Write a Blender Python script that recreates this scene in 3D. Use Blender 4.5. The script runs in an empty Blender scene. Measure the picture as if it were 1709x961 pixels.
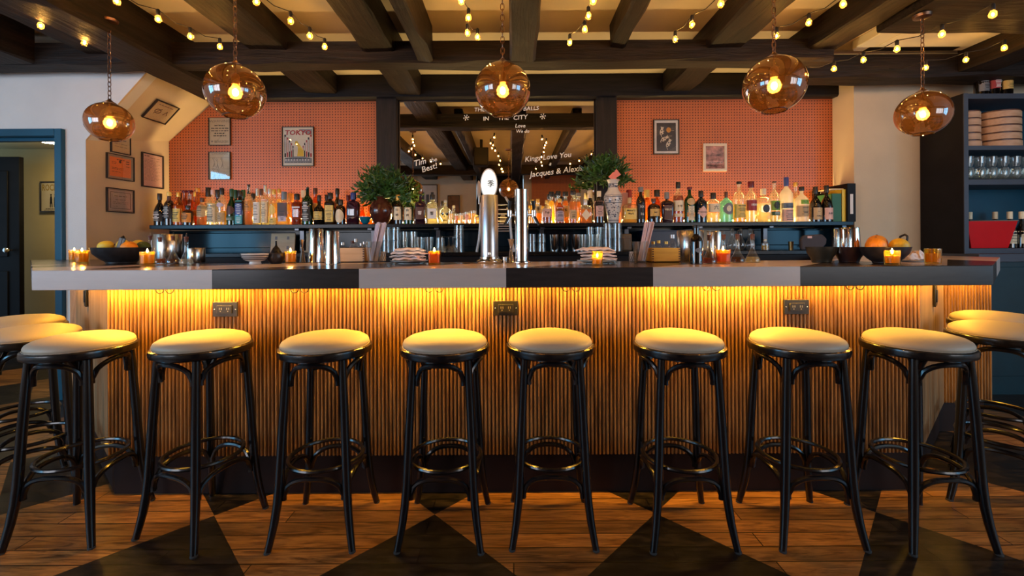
import bpy, math, random
from mathutils import Vector, Matrix
random.seed(7)
PI = math.pi
SC = bpy.context.scene
COL = SC.collection

# ---------------------------------------------------------------- camera, world, exposure
F, HY, CX, EYE, ROLL = 728.0, 407.0, 854.5, 1.155, 0.0055
cam_d = bpy.data.cameras.new('camera')
cam = bpy.data.objects.new('camera', cam_d)
COL.objects.link(cam)
cam.location = (0, 0, EYE)
cam.rotation_euler = (PI / 2, ROLL, 0)
cam_d.sensor_width = 36.0
cam_d.lens = 36.0 * F / 1709.0
cam_d.shift_y = -(480.5 - HY) / 1709.0
cam_d.clip_start = 0.02
SC.camera = cam
SC.view_settings.view_transform = 'Standard'
SC.view_settings.look = 'None'
SC.view_settings.gamma = 1.0
SC.view_settings.use_curve_mapping = False
SC.view_settings.exposure = 0.25
SC.cycles.max_bounces = 8
SC.cycles.diffuse_bounces = 3
SC.cycles.glossy_bounces = 4
SC.cycles.transmission_bounces = 6
SC.cycles.transparent_max_bounces = 16
SC.cycles.sample_clamp_indirect = 4.0
SC.cycles.caustics_reflective = False
SC.cycles.caustics_refractive = False
SC.cycles.use_denoising = True

W = bpy.data.worlds.new('world')
SC.world = W
W.use_nodes = True
W.node_tree.nodes['Background'].inputs[0].default_value = (0.45, 0.72, 1.0, 1)
W.node_tree.nodes['Background'].inputs[1].default_value = 1.6


def area(name, loc, rot, sx, sy, power, color, spread=PI):
    l = bpy.data.lights.new(name, 'AREA')
    l.shape = 'RECTANGLE'
    l.size, l.size_y, l.energy, l.color = sx, sy, power, color
    l.spread = spread
    o = bpy.data.objects.new(name, l)
    o.location, o.rotation_euler = loc, rot
    COL.objects.link(o)
    return o


# daylight through the windows of the two side walls, plus front fill added behind the camera
DAY = (0.18, 0.60, 1.0)
area('window_daylight', (-5.26, -0.2, 1.7), (0, -PI / 2, 0), 1.6, 1.8, 75, DAY)
area('window_daylight', (5.26, -0.2, 1.7), (0, PI / 2, 0), 1.6, 1.8, 50, DAY)
area('added_front_fill', (-3.95, -1.42, 1.6), (PI / 2, 0, 0), 2.3, 1.6, 66, (0.95, 0.90, 0.95))
area('added_front_fill', (3.95, -1.42, 1.6), (PI / 2, 0, 0), 2.3, 1.6, 42, (1.0, 0.88, 0.80))
WARM = (1.0, 0.50, 0.13)
LED = (1.0, 0.50, 0.05)


def P(x, y, Y):
    dx, dy = (x - CX) / F, (HY - y) / F
    return Vector(((dx + ROLL * dy) * Y, Y, EYE + (dy - ROLL * dx) * Y))


def onz(x, y, z):
    """point of the level plane z seen at photograph pixel x, y"""
    dx, dy = (x - CX) / F, (HY - y) / F
    Y = (z - EYE) / (dy - ROLL * dx)
    return Vector(((dx + ROLL * dy) * Y, Y, z))


# ---------------------------------------------------------------- materials
_M = {}


def new_mat(name):
    m = bpy.data.materials.new(name)
    m.use_nodes = True
    nt = m.node_tree
    nt.nodes.clear()
    out = nt.nodes.new('ShaderNodeOutputMaterial')
    return m, nt, out


def nd(nt, t, **kw):
    n = nt.nodes.new(t)
    for k, v in kw.items():
        if k.startswith('i_'):
            n.inputs[k[2:].replace('_', ' ')].default_value = v
        else:
            setattr(n, k, v)
    return n


def c4(c):
    return (c[0], c[1], c[2], 1.0)


def mat(name, col, rough=0.5, metal=0.0, var=0.0, vscale=8.0, bump=0.0, bscale=60.0, spec=0.5, stretch=(1, 1, 1), coat=0.0):
    """opaque surface with procedural tone variation and bump"""
    if name in _M:
        return _M[name]
    m, nt, out = new_mat(name)
    b = nd(nt, 'ShaderNodeBsdfPrincipled')
    b.inputs['Base Color'].default_value = c4(col)
    b.inputs['Roughness'].default_value = rough
    b.inputs['Metallic'].default_value = metal
    b.inputs['Specular IOR Level'].default_value = spec
    b.inputs['Coat Weight'].default_value = coat
    b.inputs['Coat Roughness'].default_value = 0.1
    tc = nd(nt, 'ShaderNodeTexCoord')
    mp = nd(nt, 'ShaderNodeMapping')
    mp.inputs['Scale'].default_value = stretch
    nt.links.new(tc.outputs['Object'], mp.inputs[0])
    if var > 0:
        n = nd(nt, 'ShaderNodeTexNoise')
        n.inputs['Scale'].default_value = vscale
        n.inputs['Detail'].default_value = 6
        nt.links.new(mp.outputs[0], n.inputs['Vector'])
        r = nd(nt, 'ShaderNodeValToRGB')
        r.color_ramp.elements[0].position = 0.3
        r.color_ramp.elements[1].position = 0.7
        r.color_ramp.elements[0].color = c4([max(0, v * (1 - var)) for v in col])
        r.color_ramp.elements[1].color = c4([min(1, v * (1 + var)) for v in col])
        nt.links.new(n.outputs[0], r.inputs[0])
        nt.links.new(r.outputs[0], b.inputs['Base Color'])
    if bump > 0:
        n = nd(nt, 'ShaderNodeTexNoise')
        n.inputs['Scale'].default_value = bscale
        n.inputs['Detail'].default_value = 4
        nt.links.new(mp.outputs[0], n.inputs['Vector'])
        bp = nd(nt, 'ShaderNodeBump')
        bp.inputs['Strength'].default_value = bump
        bp.inputs['Distance'].default_value = 0.01
        nt.links.new(n.outputs[0], bp.inputs['Height'])
        nt.links.new(bp.outputs[0], b.inputs['Normal'])
    nt.links.new(b.outputs[0], out.inputs[0])
    _M[name] = m
    return m


def emis(name, col, strength):
    if name in _M:
        return _M[name]
    m, nt, out = new_mat(name)
    e = nd(nt, 'ShaderNodeEmission')
    e.inputs[0].default_value = c4(col)
    e.inputs[1].default_value = strength
    nt.links.new(e.outputs[0], out.inputs[0])
    _M[name] = m
    return m


def thin_glass(name, col, refl=1.0, body=0.0, bodycol=None, rough=0.02):
    """clear or tinted glass wall: see-through tint, mirror-like sheen that grows at grazing angles, optional cloudy body"""
    if name in _M:
        return _M[name]
    m, nt, out = new_mat(name)
    t = nd(nt, 'ShaderNodeBsdfTransparent')
    t.inputs[0].default_value = c4(col)
    g = nd(nt, 'ShaderNodeBsdfGlossy')
    g.inputs['Roughness'].default_value = rough
    g.inputs['Color'].default_value = (1, 1, 1, 1)
    f = nd(nt, 'ShaderNodeLayerWeight')
    f.inputs[0].default_value = 0.5
    pw = nd(nt, 'ShaderNodeMath', operation='POWER')
    pw.inputs[1].default_value = 3.5
    nt.links.new(f.outputs['Facing'], pw.inputs[0])
    mu = nd(nt, 'ShaderNodeMath', operation='MULTIPLY_ADD')
    mu.inputs[1].default_value = 0.55 * refl
    mu.inputs[2].default_value = 0.045 * refl
    mu.use_clamp = True
    nt.links.new(pw.outputs[0], mu.inputs[0])
    src = t
    if body > 0:
        d = nd(nt, 'ShaderNodeBsdfDiffuse')
        tr = nd(nt, 'ShaderNodeBsdfTranslucent')
        for q in (d, tr):
            q.inputs[0].default_value = c4(bodycol or col)
        mx0 = nd(nt, 'ShaderNodeMixShader')
        mx0.inputs[0].default_value = 0.6
        nt.links.new(d.outputs[0], mx0.inputs[1])
        nt.links.new(tr.outputs[0], mx0.inputs[2])
        mx1 = nd(nt, 'ShaderNodeMixShader')
        mx1.inputs[0].default_value = body
        nt.links.new(t.outputs[0], mx1.inputs[1])
        nt.links.new(mx0.outputs[0], mx1.inputs[2])
        src = mx1
    mx = nd(nt, 'ShaderNodeMixShader')
    nt.links.new(mu.outputs[0], mx.inputs[0])
    nt.links.new(src.outputs[0], mx.inputs[1])
    nt.links.new(g.outputs[0], mx.inputs[2])
    nt.links.new(mx.outputs[0], out.inputs[0])
    _M[name] = m
    return m


def wood(name, dark, light, axis='X', rough=0.5, scale=1.0, bump=0.25, coat=0.0, spec=0.4, dist=0.6):
    """wood whose grain runs along the given axis"""
    if name in _M:
        return _M[name]
    m, nt, out = new_mat(name)
    b = nd(nt, 'ShaderNodeBsdfPrincipled')
    b.inputs['Roughness'].default_value = rough
    b.inputs['Coat Weight'].default_value = coat
    b.inputs['Specular IOR Level'].default_value = spec
    tc = nd(nt, 'ShaderNodeTexCoord')
    mp = nd(nt, 'ShaderNodeMapping')
    s = {'X': (1.2, 14, 14), 'Y': (14, 1.2, 14), 'Z': (14, 14, 1.2)}[axis]
    mp.inputs['Scale'].default_value = [v * scale for v in s]
    n = nd(nt, 'ShaderNodeTexNoise')
    n.inputs['Scale'].default_value = 2.2
    n.inputs['Detail'].default_value = 9
    n.inputs['Roughness'].default_value = 0.62
    n.inputs['Distortion'].default_value = dist
    r = nd(nt, 'ShaderNodeValToRGB')
    r.color_ramp.elements[0].position = 0.34
    r.color_ramp.elements[0].color = c4(dark)
    r.color_ramp.elements[1].position = 0.66
    r.color_ramp.elements[1].color = c4(light)
    bp = nd(nt, 'ShaderNodeBump')
    bp.inputs['Strength'].default_value = bump
    bp.inputs['Distance'].default_value = 0.01
    nt.links.new(tc.outputs['Object'], mp.inputs[0])
    nt.links.new(mp.outputs[0], n.inputs['Vector'])
    nt.links.new(n.outputs[0], r.inputs[0])
    nt.links.new(n.outputs[0], bp.inputs['Height'])
    nt.links.new(r.outputs[0], b.inputs['Base Color'])
    nt.links.new(bp.outputs[0], b.inputs['Normal'])
    nt.links.new(b.outputs[0], out.inputs[0])
    _M[name] = m
    return m


def math_chain(nt):
    def mth(op, a, b=None, clamp=False):
        n = nt.nodes.new('ShaderNodeMath')
        n.operation = op
        n.use_clamp = clamp
        for i, v in enumerate((a, b)):
            if v is None:
                continue
            if isinstance(v, (int, float)):
                n.inputs[i].default_value = v
            else:
                nt.links.new(v, n.inputs[i])
        return n.outputs[0]
    return mth


def floor_mat():
    m, nt, out = new_mat('checker_floor_boards')
    mth = math_chain(nt)
    b = nd(nt, 'ShaderNodeBsdfPrincipled')
    tc = nd(nt, 'ShaderNodeTexCoord')
    sx = nd(nt, 'ShaderNodeSeparateXYZ')
    nt.links.new(tc.outputs['Object'], sx.inputs[0])
    x, y = sx.outputs[0], sx.outputs[1]
    a = 0.667
    k = 1.0 / (math.sqrt(2) * a)
    xs, ys = mth('SUBTRACT', x, -0.337), mth('SUBTRACT', y, 1.866)
    u = mth('FLOOR', mth('MULTIPLY', mth('ADD', xs, ys), k))
    v = mth('FLOOR', mth('MULTIPLY', mth('SUBTRACT', xs, ys), k))
    par = mth('ABSOLUTE', mth('MODULO', mth('ADD', u, v), 2.0))
    # boards
    br = nd(nt, 'ShaderNodeTexBrick')
    br.offset = 0.37
    br.inputs['Scale'].default_value = 1.0
    br.inputs['Brick Width'].default_value = 0.95
    br.inputs['Row Height'].default_value = 0.079
    br.inputs['Mortar Size'].default_value = 0.0028
    br.inputs['Mortar Smooth'].default_value = 0.2
    br.inputs['Bias'].default_value = 0.0
    br.inputs['Color1'].default_value = (0.60, 0.57, 0.54, 1)
    br.inputs['Color2'].default_value = (1.35, 1.2, 0.98, 1)
    br.inputs['Mortar'].default_value = (0.12, 0.1, 0.08, 1)
    nt.links.new(tc.outputs['Object'], br.inputs['Vector'])
    mp = nd(nt, 'ShaderNodeMapping')
    mp.inputs['Scale'].default_value = (1.6, 16, 1)
    nt.links.new(tc.outputs['Object'], mp.inputs[0])
    n = nd(nt, 'ShaderNodeTexNoise')
    n.inputs['Scale'].default_value = 2.0
    n.inputs['Detail'].default_value = 9
    n.inputs['Roughness'].default_value = 0.6
    n.inputs['Distortion'].default_value = 2.4
    nt.links.new(mp.outputs[0], n.inputs['Vector'])
    r = nd(nt, 'ShaderNodeValToRGB')
    r.color_ramp.elements[0].position = 0.32
    r.color_ramp.elements[0].color = (0.075, 0.030, 0.010, 1)
    r.color_ramp.elements[1].position = 0.62
    r.color_ramp.elements[1].color = (0.32, 0.165, 0.060, 1)
    nt.links.new(n.outputs[0], r.inputs[0])
    r2 = nd(nt, 'ShaderNodeValToRGB')
    r2.color_ramp.elements[0].position = 0.45
    r2.color_ramp.elements[0].color = (0.005, 0.0045, 0.0045, 1)
    r2.color_ramp.elements[1].position = 0.80
    r2.color_ramp.elements[1].color = (0.05, 0.038, 0.034, 1)
    mp3 = nd(nt, 'ShaderNodeMapping')
    mp3.inputs['Scale'].default_value = (3, 9, 1)
    n3 = nd(nt, 'ShaderNodeTexNoise')
    n3.inputs['Scale'].default_value = 4
    n3.inputs['Detail'].default_value = 10
    n3.inputs['Roughness'].default_value = 0.7
    nt.links.new(tc.outputs['Object'], mp3.inputs[0])
    nt.links.new(mp3.outputs[0], n3.inputs['Vector'])
    nt.links.new(n3.outputs[0], r2.inputs[0])
    mx = nd(nt, 'ShaderNodeMix', data_type='RGBA')
    nt.links.new(par, mx.inputs[0])
    nt.links.new(r.outputs[0], mx.inputs[6])
    nt.links.new(r2.outputs[0], mx.inputs[7])
    mu = nd(nt, 'ShaderNodeMix', data_type='RGBA', blend_type='MULTIPLY')
    mu.inputs[0].default_value = 1.0
    nt.links.new(mx.outputs[2], mu.inputs[6])
    nt.links.new(br.outputs[0], mu.inputs[7])
    nt.links.new(mu.outputs[2], b.inputs['Base Color'])
    b.inputs['Specular IOR Level'].default_value = 0.35
    rr = mth('ADD', mth('MULTIPLY', n3.outputs[0], 0.30), 0.20)
    nt.links.new(rr, b.inputs['Roughness'])
    bp = nd(nt, 'ShaderNodeBump')
    bp.inputs['Strength'].default_value = 0.25
    bp.inputs['Distance'].default_value = 0.004
    hh = mth('SUBTRACT', mth('MULTIPLY', n.outputs[0], 0.4), br.outputs['Fac'])
    nt.links.new(hh, bp.inputs['Height'])
    nt.links.new(bp.outputs[0], b.inputs['Normal'])
    nt.links.new(b.outputs[0], out.inputs[0])
    return m


def bartop_mat():
    """inlaid top: every panel is split corner to corner into a pale and a dark half; the front edge shows each panel's own tone"""
    m, nt, out = new_mat('inlaid_bar_top')
    mth = math_chain(nt)
    b = nd(nt, 'ShaderNodeBsdfPrincipled')
    tc = nd(nt, 'ShaderNodeTexCoord')
    sx = nd(nt, 'ShaderNodeSeparateXYZ')
    nt.links.new(tc.outputs['Object'], sx.inputs[0])
    x, y = sx.outputs[0], sx.outputs[1]
    p = 0.6068
    xs = mth('DIVIDE', mth('SUBTRACT', x, -0.632), p)      # joint seen at x 598
    i = mth('FLOOR', xs)
    fr = mth('SUBTRACT', xs, i)
    i = mth('MAXIMUM', mth('MINIMUM', i, 3.0), -2.0)
    v = mth('DIVIDE', mth('SUBTRACT', y, 1.80), p)
    side = mth('LESS_THAN', fr, v)
    front = mth('LESS_THAN', y, 1.806)
    side = mth('MULTIPLY', side, mth('SUBTRACT', 1.0, front))
    par = mth('ABSOLUTE', mth('MODULO', mth('ADD', i, side), 2.0))   # 0 pale, 1 dark
    n = nd(nt, 'ShaderNodeTexNoise')
    n.inputs['Scale'].default_value = 30
    n.inputs['Detail'].default_value = 5
    mp = nd(nt, 'ShaderNodeMapping')
    mp.inputs['Scale'].default_value = (0.3, 2, 2)
    nt.links.new(tc.outputs['Object'], mp.inputs[0])
    nt.links.new(mp.outputs[0], n.inputs['Vector'])
    cr = []
    for lo, hi in (((0.52, 0.43, 0.40), (0.60, 0.50, 0.46)), ((0.020, 0.016, 0.016), (0.042, 0.034, 0.032))):
        r = nd(nt, 'ShaderNodeValToRGB')
        r.color_ramp.elements[0].color = c4(lo)
        r.color_ramp.elements[1].color = c4(hi)
        nt.links.new(n.outputs[0], r.inputs[0])
        cr.append(r)
    mx = nd(nt, 'ShaderNodeMix', data_type='RGBA')
    nt.links.new(par, mx.inputs[0])
    nt.links.new(cr[0].outputs[0], mx.inputs[6])
    nt.links.new(cr[1].outputs[0], mx.inputs[7])
    nt.links.new(mx.outputs[2], b.inputs['Base Color'])
    b.inputs['Roughness'].default_value = 0.22
    b.inputs['Specular IOR Level'].default_value = 0.3
    nt.links.new(b.outputs[0], out.inputs[0])
    return m


def pegboard_mat():
    m, nt, out = new_mat('salmon_pegboard')
    mth = math_chain(nt)
    b = nd(nt, 'ShaderNodeBsdfPrincipled')
    tc = nd(nt, 'ShaderNodeTexCoord')
    sx = nd(nt, 'ShaderNodeSeparateXYZ')
    nt.links.new(tc.outputs['Object'], sx.inputs[0])
    q = 0.0254
    d = []
    for o in (sx.outputs[0], sx.outputs[2]):
        f = mth('SUBTRACT', mth('ABSOLUTE', mth('FRACT', mth('ADD', mth('DIVIDE', o, q), 500.0))), 0.5)
        d.append(mth('MULTIPLY', f, f))
    rad = mth('SQRT', mth('ADD', d[0], d[1]))
    hole = mth('SUBTRACT', 1.0, mth('DIVIDE', mth('SUBTRACT', rad, 0.185), 0.03, True), True)
    n = nd(nt, 'ShaderNodeTexNoise')
    n.inputs['Scale'].default_value = 2.0
    r = nd(nt, 'ShaderNodeValToRGB')
    r.color_ramp.elements[0].color = (0.50, 0.125, 0.036, 1)
    r.color_ramp.elements[1].color = (0.57, 0.148, 0.044, 1)
    nt.links.new(tc.outputs['Object'], n.inputs['Vector'])
    nt.links.new(n.outputs[0], r.inputs[0])
    mx = nd(nt, 'ShaderNodeMix', data_type='RGBA')
    nt.links.new(hole, mx.inputs[0])
    nt.links.new(r.outputs[0], mx.inputs[6])
    mx.inputs[7].default_value = (0.05, 0.014, 0.008, 1)
    nt.links.new(mx.outputs[2], b.inputs['Base Color'])
    b.inputs['Roughness'].default_value = 0.45
    bp = nd(nt, 'ShaderNodeBump')
    bp.invert = True
    bp.inputs['Distance'].default_value = 0.004
    bp.inputs['Strength'].default_value = 0.6
    nt.links.new(hole, bp.inputs['Height'])
    nt.links.new(bp.outputs[0], b.inputs['Normal'])
    nt.links.new(b.outputs[0], out.inputs[0])
    return m


# ---------------------------------------------------------------- mesh helpers
class MB:
    def __init__(self):
        self.v, self.f = [], []

    def add(self, vs, fs):
        o = len(self.v)
        self.v += [tuple(p) for p in vs]
        self.f += [tuple(i + o for i in q) for q in fs]
        return self

    def box(self, x0, x1, y0, y1, z0, z1, c=0.0):
        """box, with every corner column chamfered by c in plan"""
        if c <= 0:
            vs = [(x, y, z) for z in (z0, z1) for (x, y) in ((x0, y0), (x1, y0), (x1, y1), (x0, y1))]
            return self.add(vs, [(3, 2, 1, 0), (4, 5, 6, 7), (0, 1, 5, 4), (1, 2, 6, 5), (2, 3, 7, 6), (3, 0, 4, 7)])
        pl = [(x0 + c, y0), (x1 - c, y0), (x1, y0 + c), (x1, y1 - c), (x1 - c, y1), (x0 + c, y1), (x0, y1 - c), (x0, y0 + c)]
        return self.prism(pl, z0, z1)

    def obox(self, p0, ux, uy, uz):
        """box from a corner and three edge vectors"""
        p0, ux, uy, uz = Vector(p0), Vector(ux), Vector(uy), Vector(uz)
        vs = []
        for k in (0, 1):
            for (a, b) in ((0, 0), (1, 0), (1, 1), (0, 1)):
                vs.append(p0 + ux * a + uy * b + uz * k)
        fs = [(3, 2, 1, 0), (4, 5, 6, 7), (0, 1, 5, 4), (1, 2, 6, 5), (2, 3, 7, 6), (3, 0, 4, 7)]
        if ux.cross(uy).dot(uz) < 0:
            fs = [tuple(reversed(q)) for q in fs]
        return self.add(vs, fs)

    def prism(self, pl, z0, z1):
        n = len(pl)
        vs = [(x, y, z0) for x, y in pl] + [(x, y, z1) for x, y in pl]
        fs = [tuple(reversed(range(n))), tuple(range(n, 2 * n))]
        fs += [(i, (i + 1) % n, n + (i + 1) % n, n + i) for i in range(n)]
        return self.add(vs, fs)

    def slab(self, pts, off):
        """polygon of 3D points thickened by the vector off"""
        n = len(pts)
        off = Vector(off)
        vs = [Vector(p) for p in pts] + [Vector(p) + off for p in pts]
        fs = [tuple(range(n)), tuple(reversed(range(n, 2 * n)))]
        fs += [((i + 1) % n, i, n + i, n + (i + 1) % n) for i in range(n)]
        return self.add(vs, fs)

    def lathe(self, prof, seg=20, c=(0, 0, 0), n=2.0, dr=1.0, cap=True, rot=0.0):
        """profile of (r, z) turned about z; n > 2 squares the section; dr is depth over width"""
        vs, fs = [], []
        for (r, z) in prof:
            for k in range(seg):
                a = 2 * PI * k / seg + (PI / seg if n > 2 else 0)
                ca, sa = math.cos(a), math.sin(a)
                if n > 2:
                    x = math.copysign(abs(ca) ** (2 / n), ca) * r
                    y = math.copysign(abs(sa) ** (2 / n), sa) * r * dr
                else:
                    x, y = ca * r, sa * r * dr
                if rot:
                    x, y = x * math.cos(rot) - y * math.sin(rot), x * math.sin(rot) + y * math.cos(rot)
                vs.append((c[0] + x, c[1] + y, c[2] + z))
        for i in range(len(prof) - 1):
            for k in range(seg):
                k2 = (k + 1) % seg
                fs.append((i * seg + k, i * seg + k2, (i + 1) * seg + k2, (i + 1) * seg + k))
        if cap:
            fs.append(tuple(reversed(range(seg))))
            o = (len(prof) - 1) * seg
            fs.append(tuple(range(o, o + seg)))
        return self.add(vs, fs)

    def tube(self, pts, r, seg=8, closed=False):
        pts = [Vector(p) for p in pts]
        n = len(pts)
        rr = r if isinstance(r, (list, tuple)) else [r] * n
        ref = None
        vs = []
        for i, p in enumerate(pts):
            a = pts[(i - 1) % n] if (closed or i > 0) else p
            b = pts[(i + 1) % n] if (closed or i < n - 1) else p
            t = (b - a).normalized()
            if ref is None:
                ref = Vector((0, 0, 1)) if abs(t.z) < 0.9 else Vector((1, 0, 0))
            s = t.cross(ref)
            if s.length < 1e-6:
                s = t.cross(Vector((0, 1, 0)))
            s.normalize()
            u = s.cross(t).normalized()
            ref = u
            for k in range(seg):
                an = 2 * PI * k / seg
                vs.append(p + (s * math.cos(an) + u * math.sin(an)) * rr[i])
        fs = []
        for i in range(n if closed else n - 1):
            j = (i + 1) % n
            for k in range(seg):
                k2 = (k + 1) % seg
                fs.append((i * seg + k, i * seg + k2, j * seg + k2, j * seg + k))
        if not closed:
            fs.append(tuple(reversed(range(seg))))
            fs.append(tuple(range((n - 1) * seg, n * seg)))
        return self.add(vs, fs)

    def ball(self, c, r, seg=14, rings=9, sc=(1, 1, 1)):
        prof = [(max(1e-4, math.sin(PI * k / rings)) * r, -math.cos(PI * k / rings) * r * sc[2]) for k in range(rings + 1)]
        m = MB().lathe(prof, seg)
        return self.add([(c[0] + x * sc[0], c[1] + y * sc[1], c[2] + z) for x, y, z in m.v], m.f)

    def xform(self, mtx):
        self.v = [tuple(mtx @ Vector(p)) for p in self.v]
        return self

    def build(self, name, m, parent=None, loc=None, bevel=0.0, smooth=38, rot=None):
        me = bpy.data.meshes.new(name)
        me.from_pydata(self.v, [], self.f)
        me.update()
        if smooth:
            for p in me.polygons:
                p.use_smooth = True
            me.set_sharp_from_angle(angle=math.radians(smooth))
        if m:
            me.materials.append(m)
        o = bpy.data.objects.new(name, me)
        COL.objects.link(o)
        if parent:
            o.parent = parent
        if loc is not None:
            o.location = loc
        if rot is not None:
            o.rotation_euler = rot
        if bevel > 0:
            b = o.modifiers.new('bevel', 'BEVEL')
            b.width = bevel
            b.segments = 2
            b.limit_method = 'ANGLE'
        return o


def tag(o, label, cat, group=None, kind=None):
    if label:
        o['label'] = label
    if cat:
        o['category'] = cat
    if group:
        o['group'] = group
    if kind:
        o['kind'] = kind
    return o


def thing(name, label, cat, loc=(0, 0, 0), rotz=0.0, group=None):
    o = bpy.data.objects.new(name, None)
    o.empty_display_size = 0.05
    COL.objects.link(o)
    o.location = loc
    o.rotation_euler = (0, 0, rotz)
    return tag(o, label, cat, group)


def struct(name, mb, m, **kw):
    return tag(mb.build(name, m, **kw), None, None, None, 'structure')


def kids(o):
    return [c for c in bpy.data.objects if c.parent == o]


def dup(root, loc, rotz, label=None, group=None):
    r = root.copy()
    COL.objects.link(r)
    r.location = loc
    r.rotation_euler = (0, 0, rotz)
    if label:
        r['label'] = label
    if group:
        r['group'] = group
    for ch in list(root.children):
        c = ch.copy()
        COL.objects.link(c)
        c.parent = r
        for g in list(ch.children):
            d = g.copy()
            COL.objects.link(d)
            d.parent = c
    return r


def text(name, body, size, loc, rot, m, parent=None, align='CENTER', extrude=0.0003, shear=0.0, sx=1.0, bold=0.0, space=1.0):
    cu = bpy.data.curves.new(name, 'FONT')
    cu.body = body
    cu.size = size
    cu.align_x = align
    cu.align_y = 'CENTER'
    cu.extrude = extrude
    cu.shear = shear
    cu.offset = bold
    cu.space_character = space
    cu.resolution_u = 2
    cu.materials.append(m)
    o = bpy.data.objects.new(name, cu)
    COL.objects.link(o)
    me = bpy.data.meshes.new_from_object(o)
    bpy.data.objects.remove(o)
    o = bpy.data.objects.new(name, me)
    COL.objects.link(o)
    o.location, o.rotation_euler = loc, rot
    o.scale = (sx, 1, 1)
    if parent:
        o.parent = parent
    return o


# ---------------------------------------------------------------- shared materials
PLASTER = mat('cream_plaster', (0.62, 0.50, 0.35), 0.85, var=0.06, vscale=3, bump=0.12, bscale=120)
PLASTER_BLUE = mat('cool_white_plaster', (0.66, 0.64, 0.62), 0.85, var=0.05, vscale=3, bump=0.12, bscale=120)
OLIVE = mat('olive_wall_paint', (0.34, 0.27, 0.12), 0.8, var=0.08, vscale=3)
CEIL = mat('ceiling_plaster', (0.60, 0.52, 0.40), 0.8, var=0.07, vscale=2)
BEAMX = wood('old_beam_along', (0.003, 0.0022, 0.002), (0.021, 0.012, 0.008), 'X', 0.6, 1.0, 0.9, spec=.25)
BEAMY = wood('old_joist_along', (0.003, 0.0022, 0.002), (0.023, 0.013, 0.008), 'Y', 0.6, 1.0, 0.9, spec=.25)
BLACKP = mat('black_paint', (0.009, 0.008, 0.010), 0.55, var=0.2, vscale=6, bump=0.05, spec=.2)
BLACKG = mat('glossy_black', (0.006, 0.006, 0.007), 0.26, spec=.22, var=0.15, vscale=9)
NAVY = mat('blue_gloss_paint', (0.003, 0.070, 0.13), 0.34, var=0.2, vscale=2)
CABT = mat('cabinet_teal_paint', (0.005, 0.036, 0.055), 0.4, var=.1)
TEALD = mat('dark_teal_paint', (0.002, 0.012, 0.020), 0.14, spec=.2, var=0.15, vscale=3)
GREYBL = mat('slate_face_frame', (0.05, 0.062, 0.09), 0.5, var=0.08, vscale=6)
STEEL = mat('brushed_steel', (0.62, 0.60, 0.58), 0.22, 1.0, var=0.06, vscale=30)
CHROME = mat('polished_chrome', (0.80, 0.79, 0.78), 0.08, 1.0, var=0.03, vscale=20)
CHAINM = mat('bronze_chain', (0.20, 0.11, 0.07), 0.35, 1.0, var=0.2, vscale=40)
PAPER = mat('cream_paper', (0.72, 0.62, 0.48), 0.6, var=0.04)
WHITEP = mat('white_paper', (0.80, 0.76, 0.72), 0.6, var=0.03)
INK = mat('black_ink', (0.02, 0.018, 0.018), 0.6, var=0.05)
GREYINK = mat('grey_ink', (0.22, 0.17, 0.14), 0.6, var=0.05)
CLEAR = thin_glass('clear_glass', (0.93, 0.95, 0.94), 1.6, 0.05, (0.8, 0.8, 0.78))
PANE = thin_glass('picture_glass', (0.98, 0.98, 0.98), 1.0)

# ================================================================ THE ROOM
CEILZ = 2.68
struct('floor', MB().box(-6.2, 5.4, -2.4, 5.6, -0.05, 0.0), floor_mat(), smooth=0)
struct('ceiling', MB().box(-5.3, 5.3, -2.3, 4.2, CEILZ, CEILZ + 0.05), CEIL, smooth=0)

# left wall with a window (beside the camera, out of frame)
WX0, WX1, WZ0, WZ1 = -1.1, 0.7, 0.9, 2.5
for sx, side in ((-1, 'left'), (1, 'right')):
    m = MB()
    a, b = sorted((sx * 5.2, sx * 5.3))
    m.box(a, b, -2.3, WX0, 0, CEILZ).box(a, b, WX1, 4.2, 0, CEILZ)
    m.box(a, b, WX0, WX1, 0, WZ0).box(a, b, WX0, WX1, WZ1, CEILZ)
    struct('wall_' + side, m, PLASTER_BLUE, smooth=0)
    m = MB()
    a, b = sorted((sx * 5.19, sx * 5.25))
    for y in (WX0, -0.22, WX1 - 0.05):
        m.box(a, b, y, y + 0.05, WZ0, WZ1)
    for z in (WZ0, 1.95, WZ1 - 0.05):
        m.box(a, b, WX0, WX1, z, z + 0.05)
    struct('window_%d' % (1 if sx < 0 else 2), m, NAVY, smooth=0)
# wall behind the camera: plaster at one side, pegboard at the other, window openings added at both ends for the front fill
m = MB()
m.box(-2.75, -0.75, -1.35, -1.25, 0, CEILZ).box(0.25, 2.75, -1.35, -1.25, 0, CEILZ)
m.box(-5.3, -2.75, -1.35, -1.25, 0, 0.8).box(2.75, 5.3, -1.35, -1.25, 0, 0.8).box(-5.3, -2.75, -1.35, -1.25, 2.4, CEILZ).box(2.75, 5.3, -1.35, -1.25, 2.4, CEILZ)
struct('wall_back', m, PLASTER, smooth=0)
m = MB().box(-.74, .24, -1.33, -1.27, 0, CEILZ).box(-.74, -.64, -1.27, -1.22, 0, 2.1).box(.14, .24, -1.27, -1.22, 0, 2.1).box(-.74, .24, -1.27, -1.22, 2.0, 2.1)
struct('door_1', m, BLACKP, smooth=0)
for i, (xa, xb) in enumerate(((-5.2, -2.75), (2.75, 5.2))):
    m = MB()
    for k in range(4):
        x = xa + (xb - xa - .05) * k / 3
        m.box(x, x + .05, -1.33, -1.27, .8, 2.4)
    m.box(xa, xb, -1.33, -1.27, .8, .85).box(xa, xb, -1.33, -1.27, 2.35, 2.4)
    struct('window_%d' % (3 + i), m, BLACKP, smooth=0)
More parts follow.
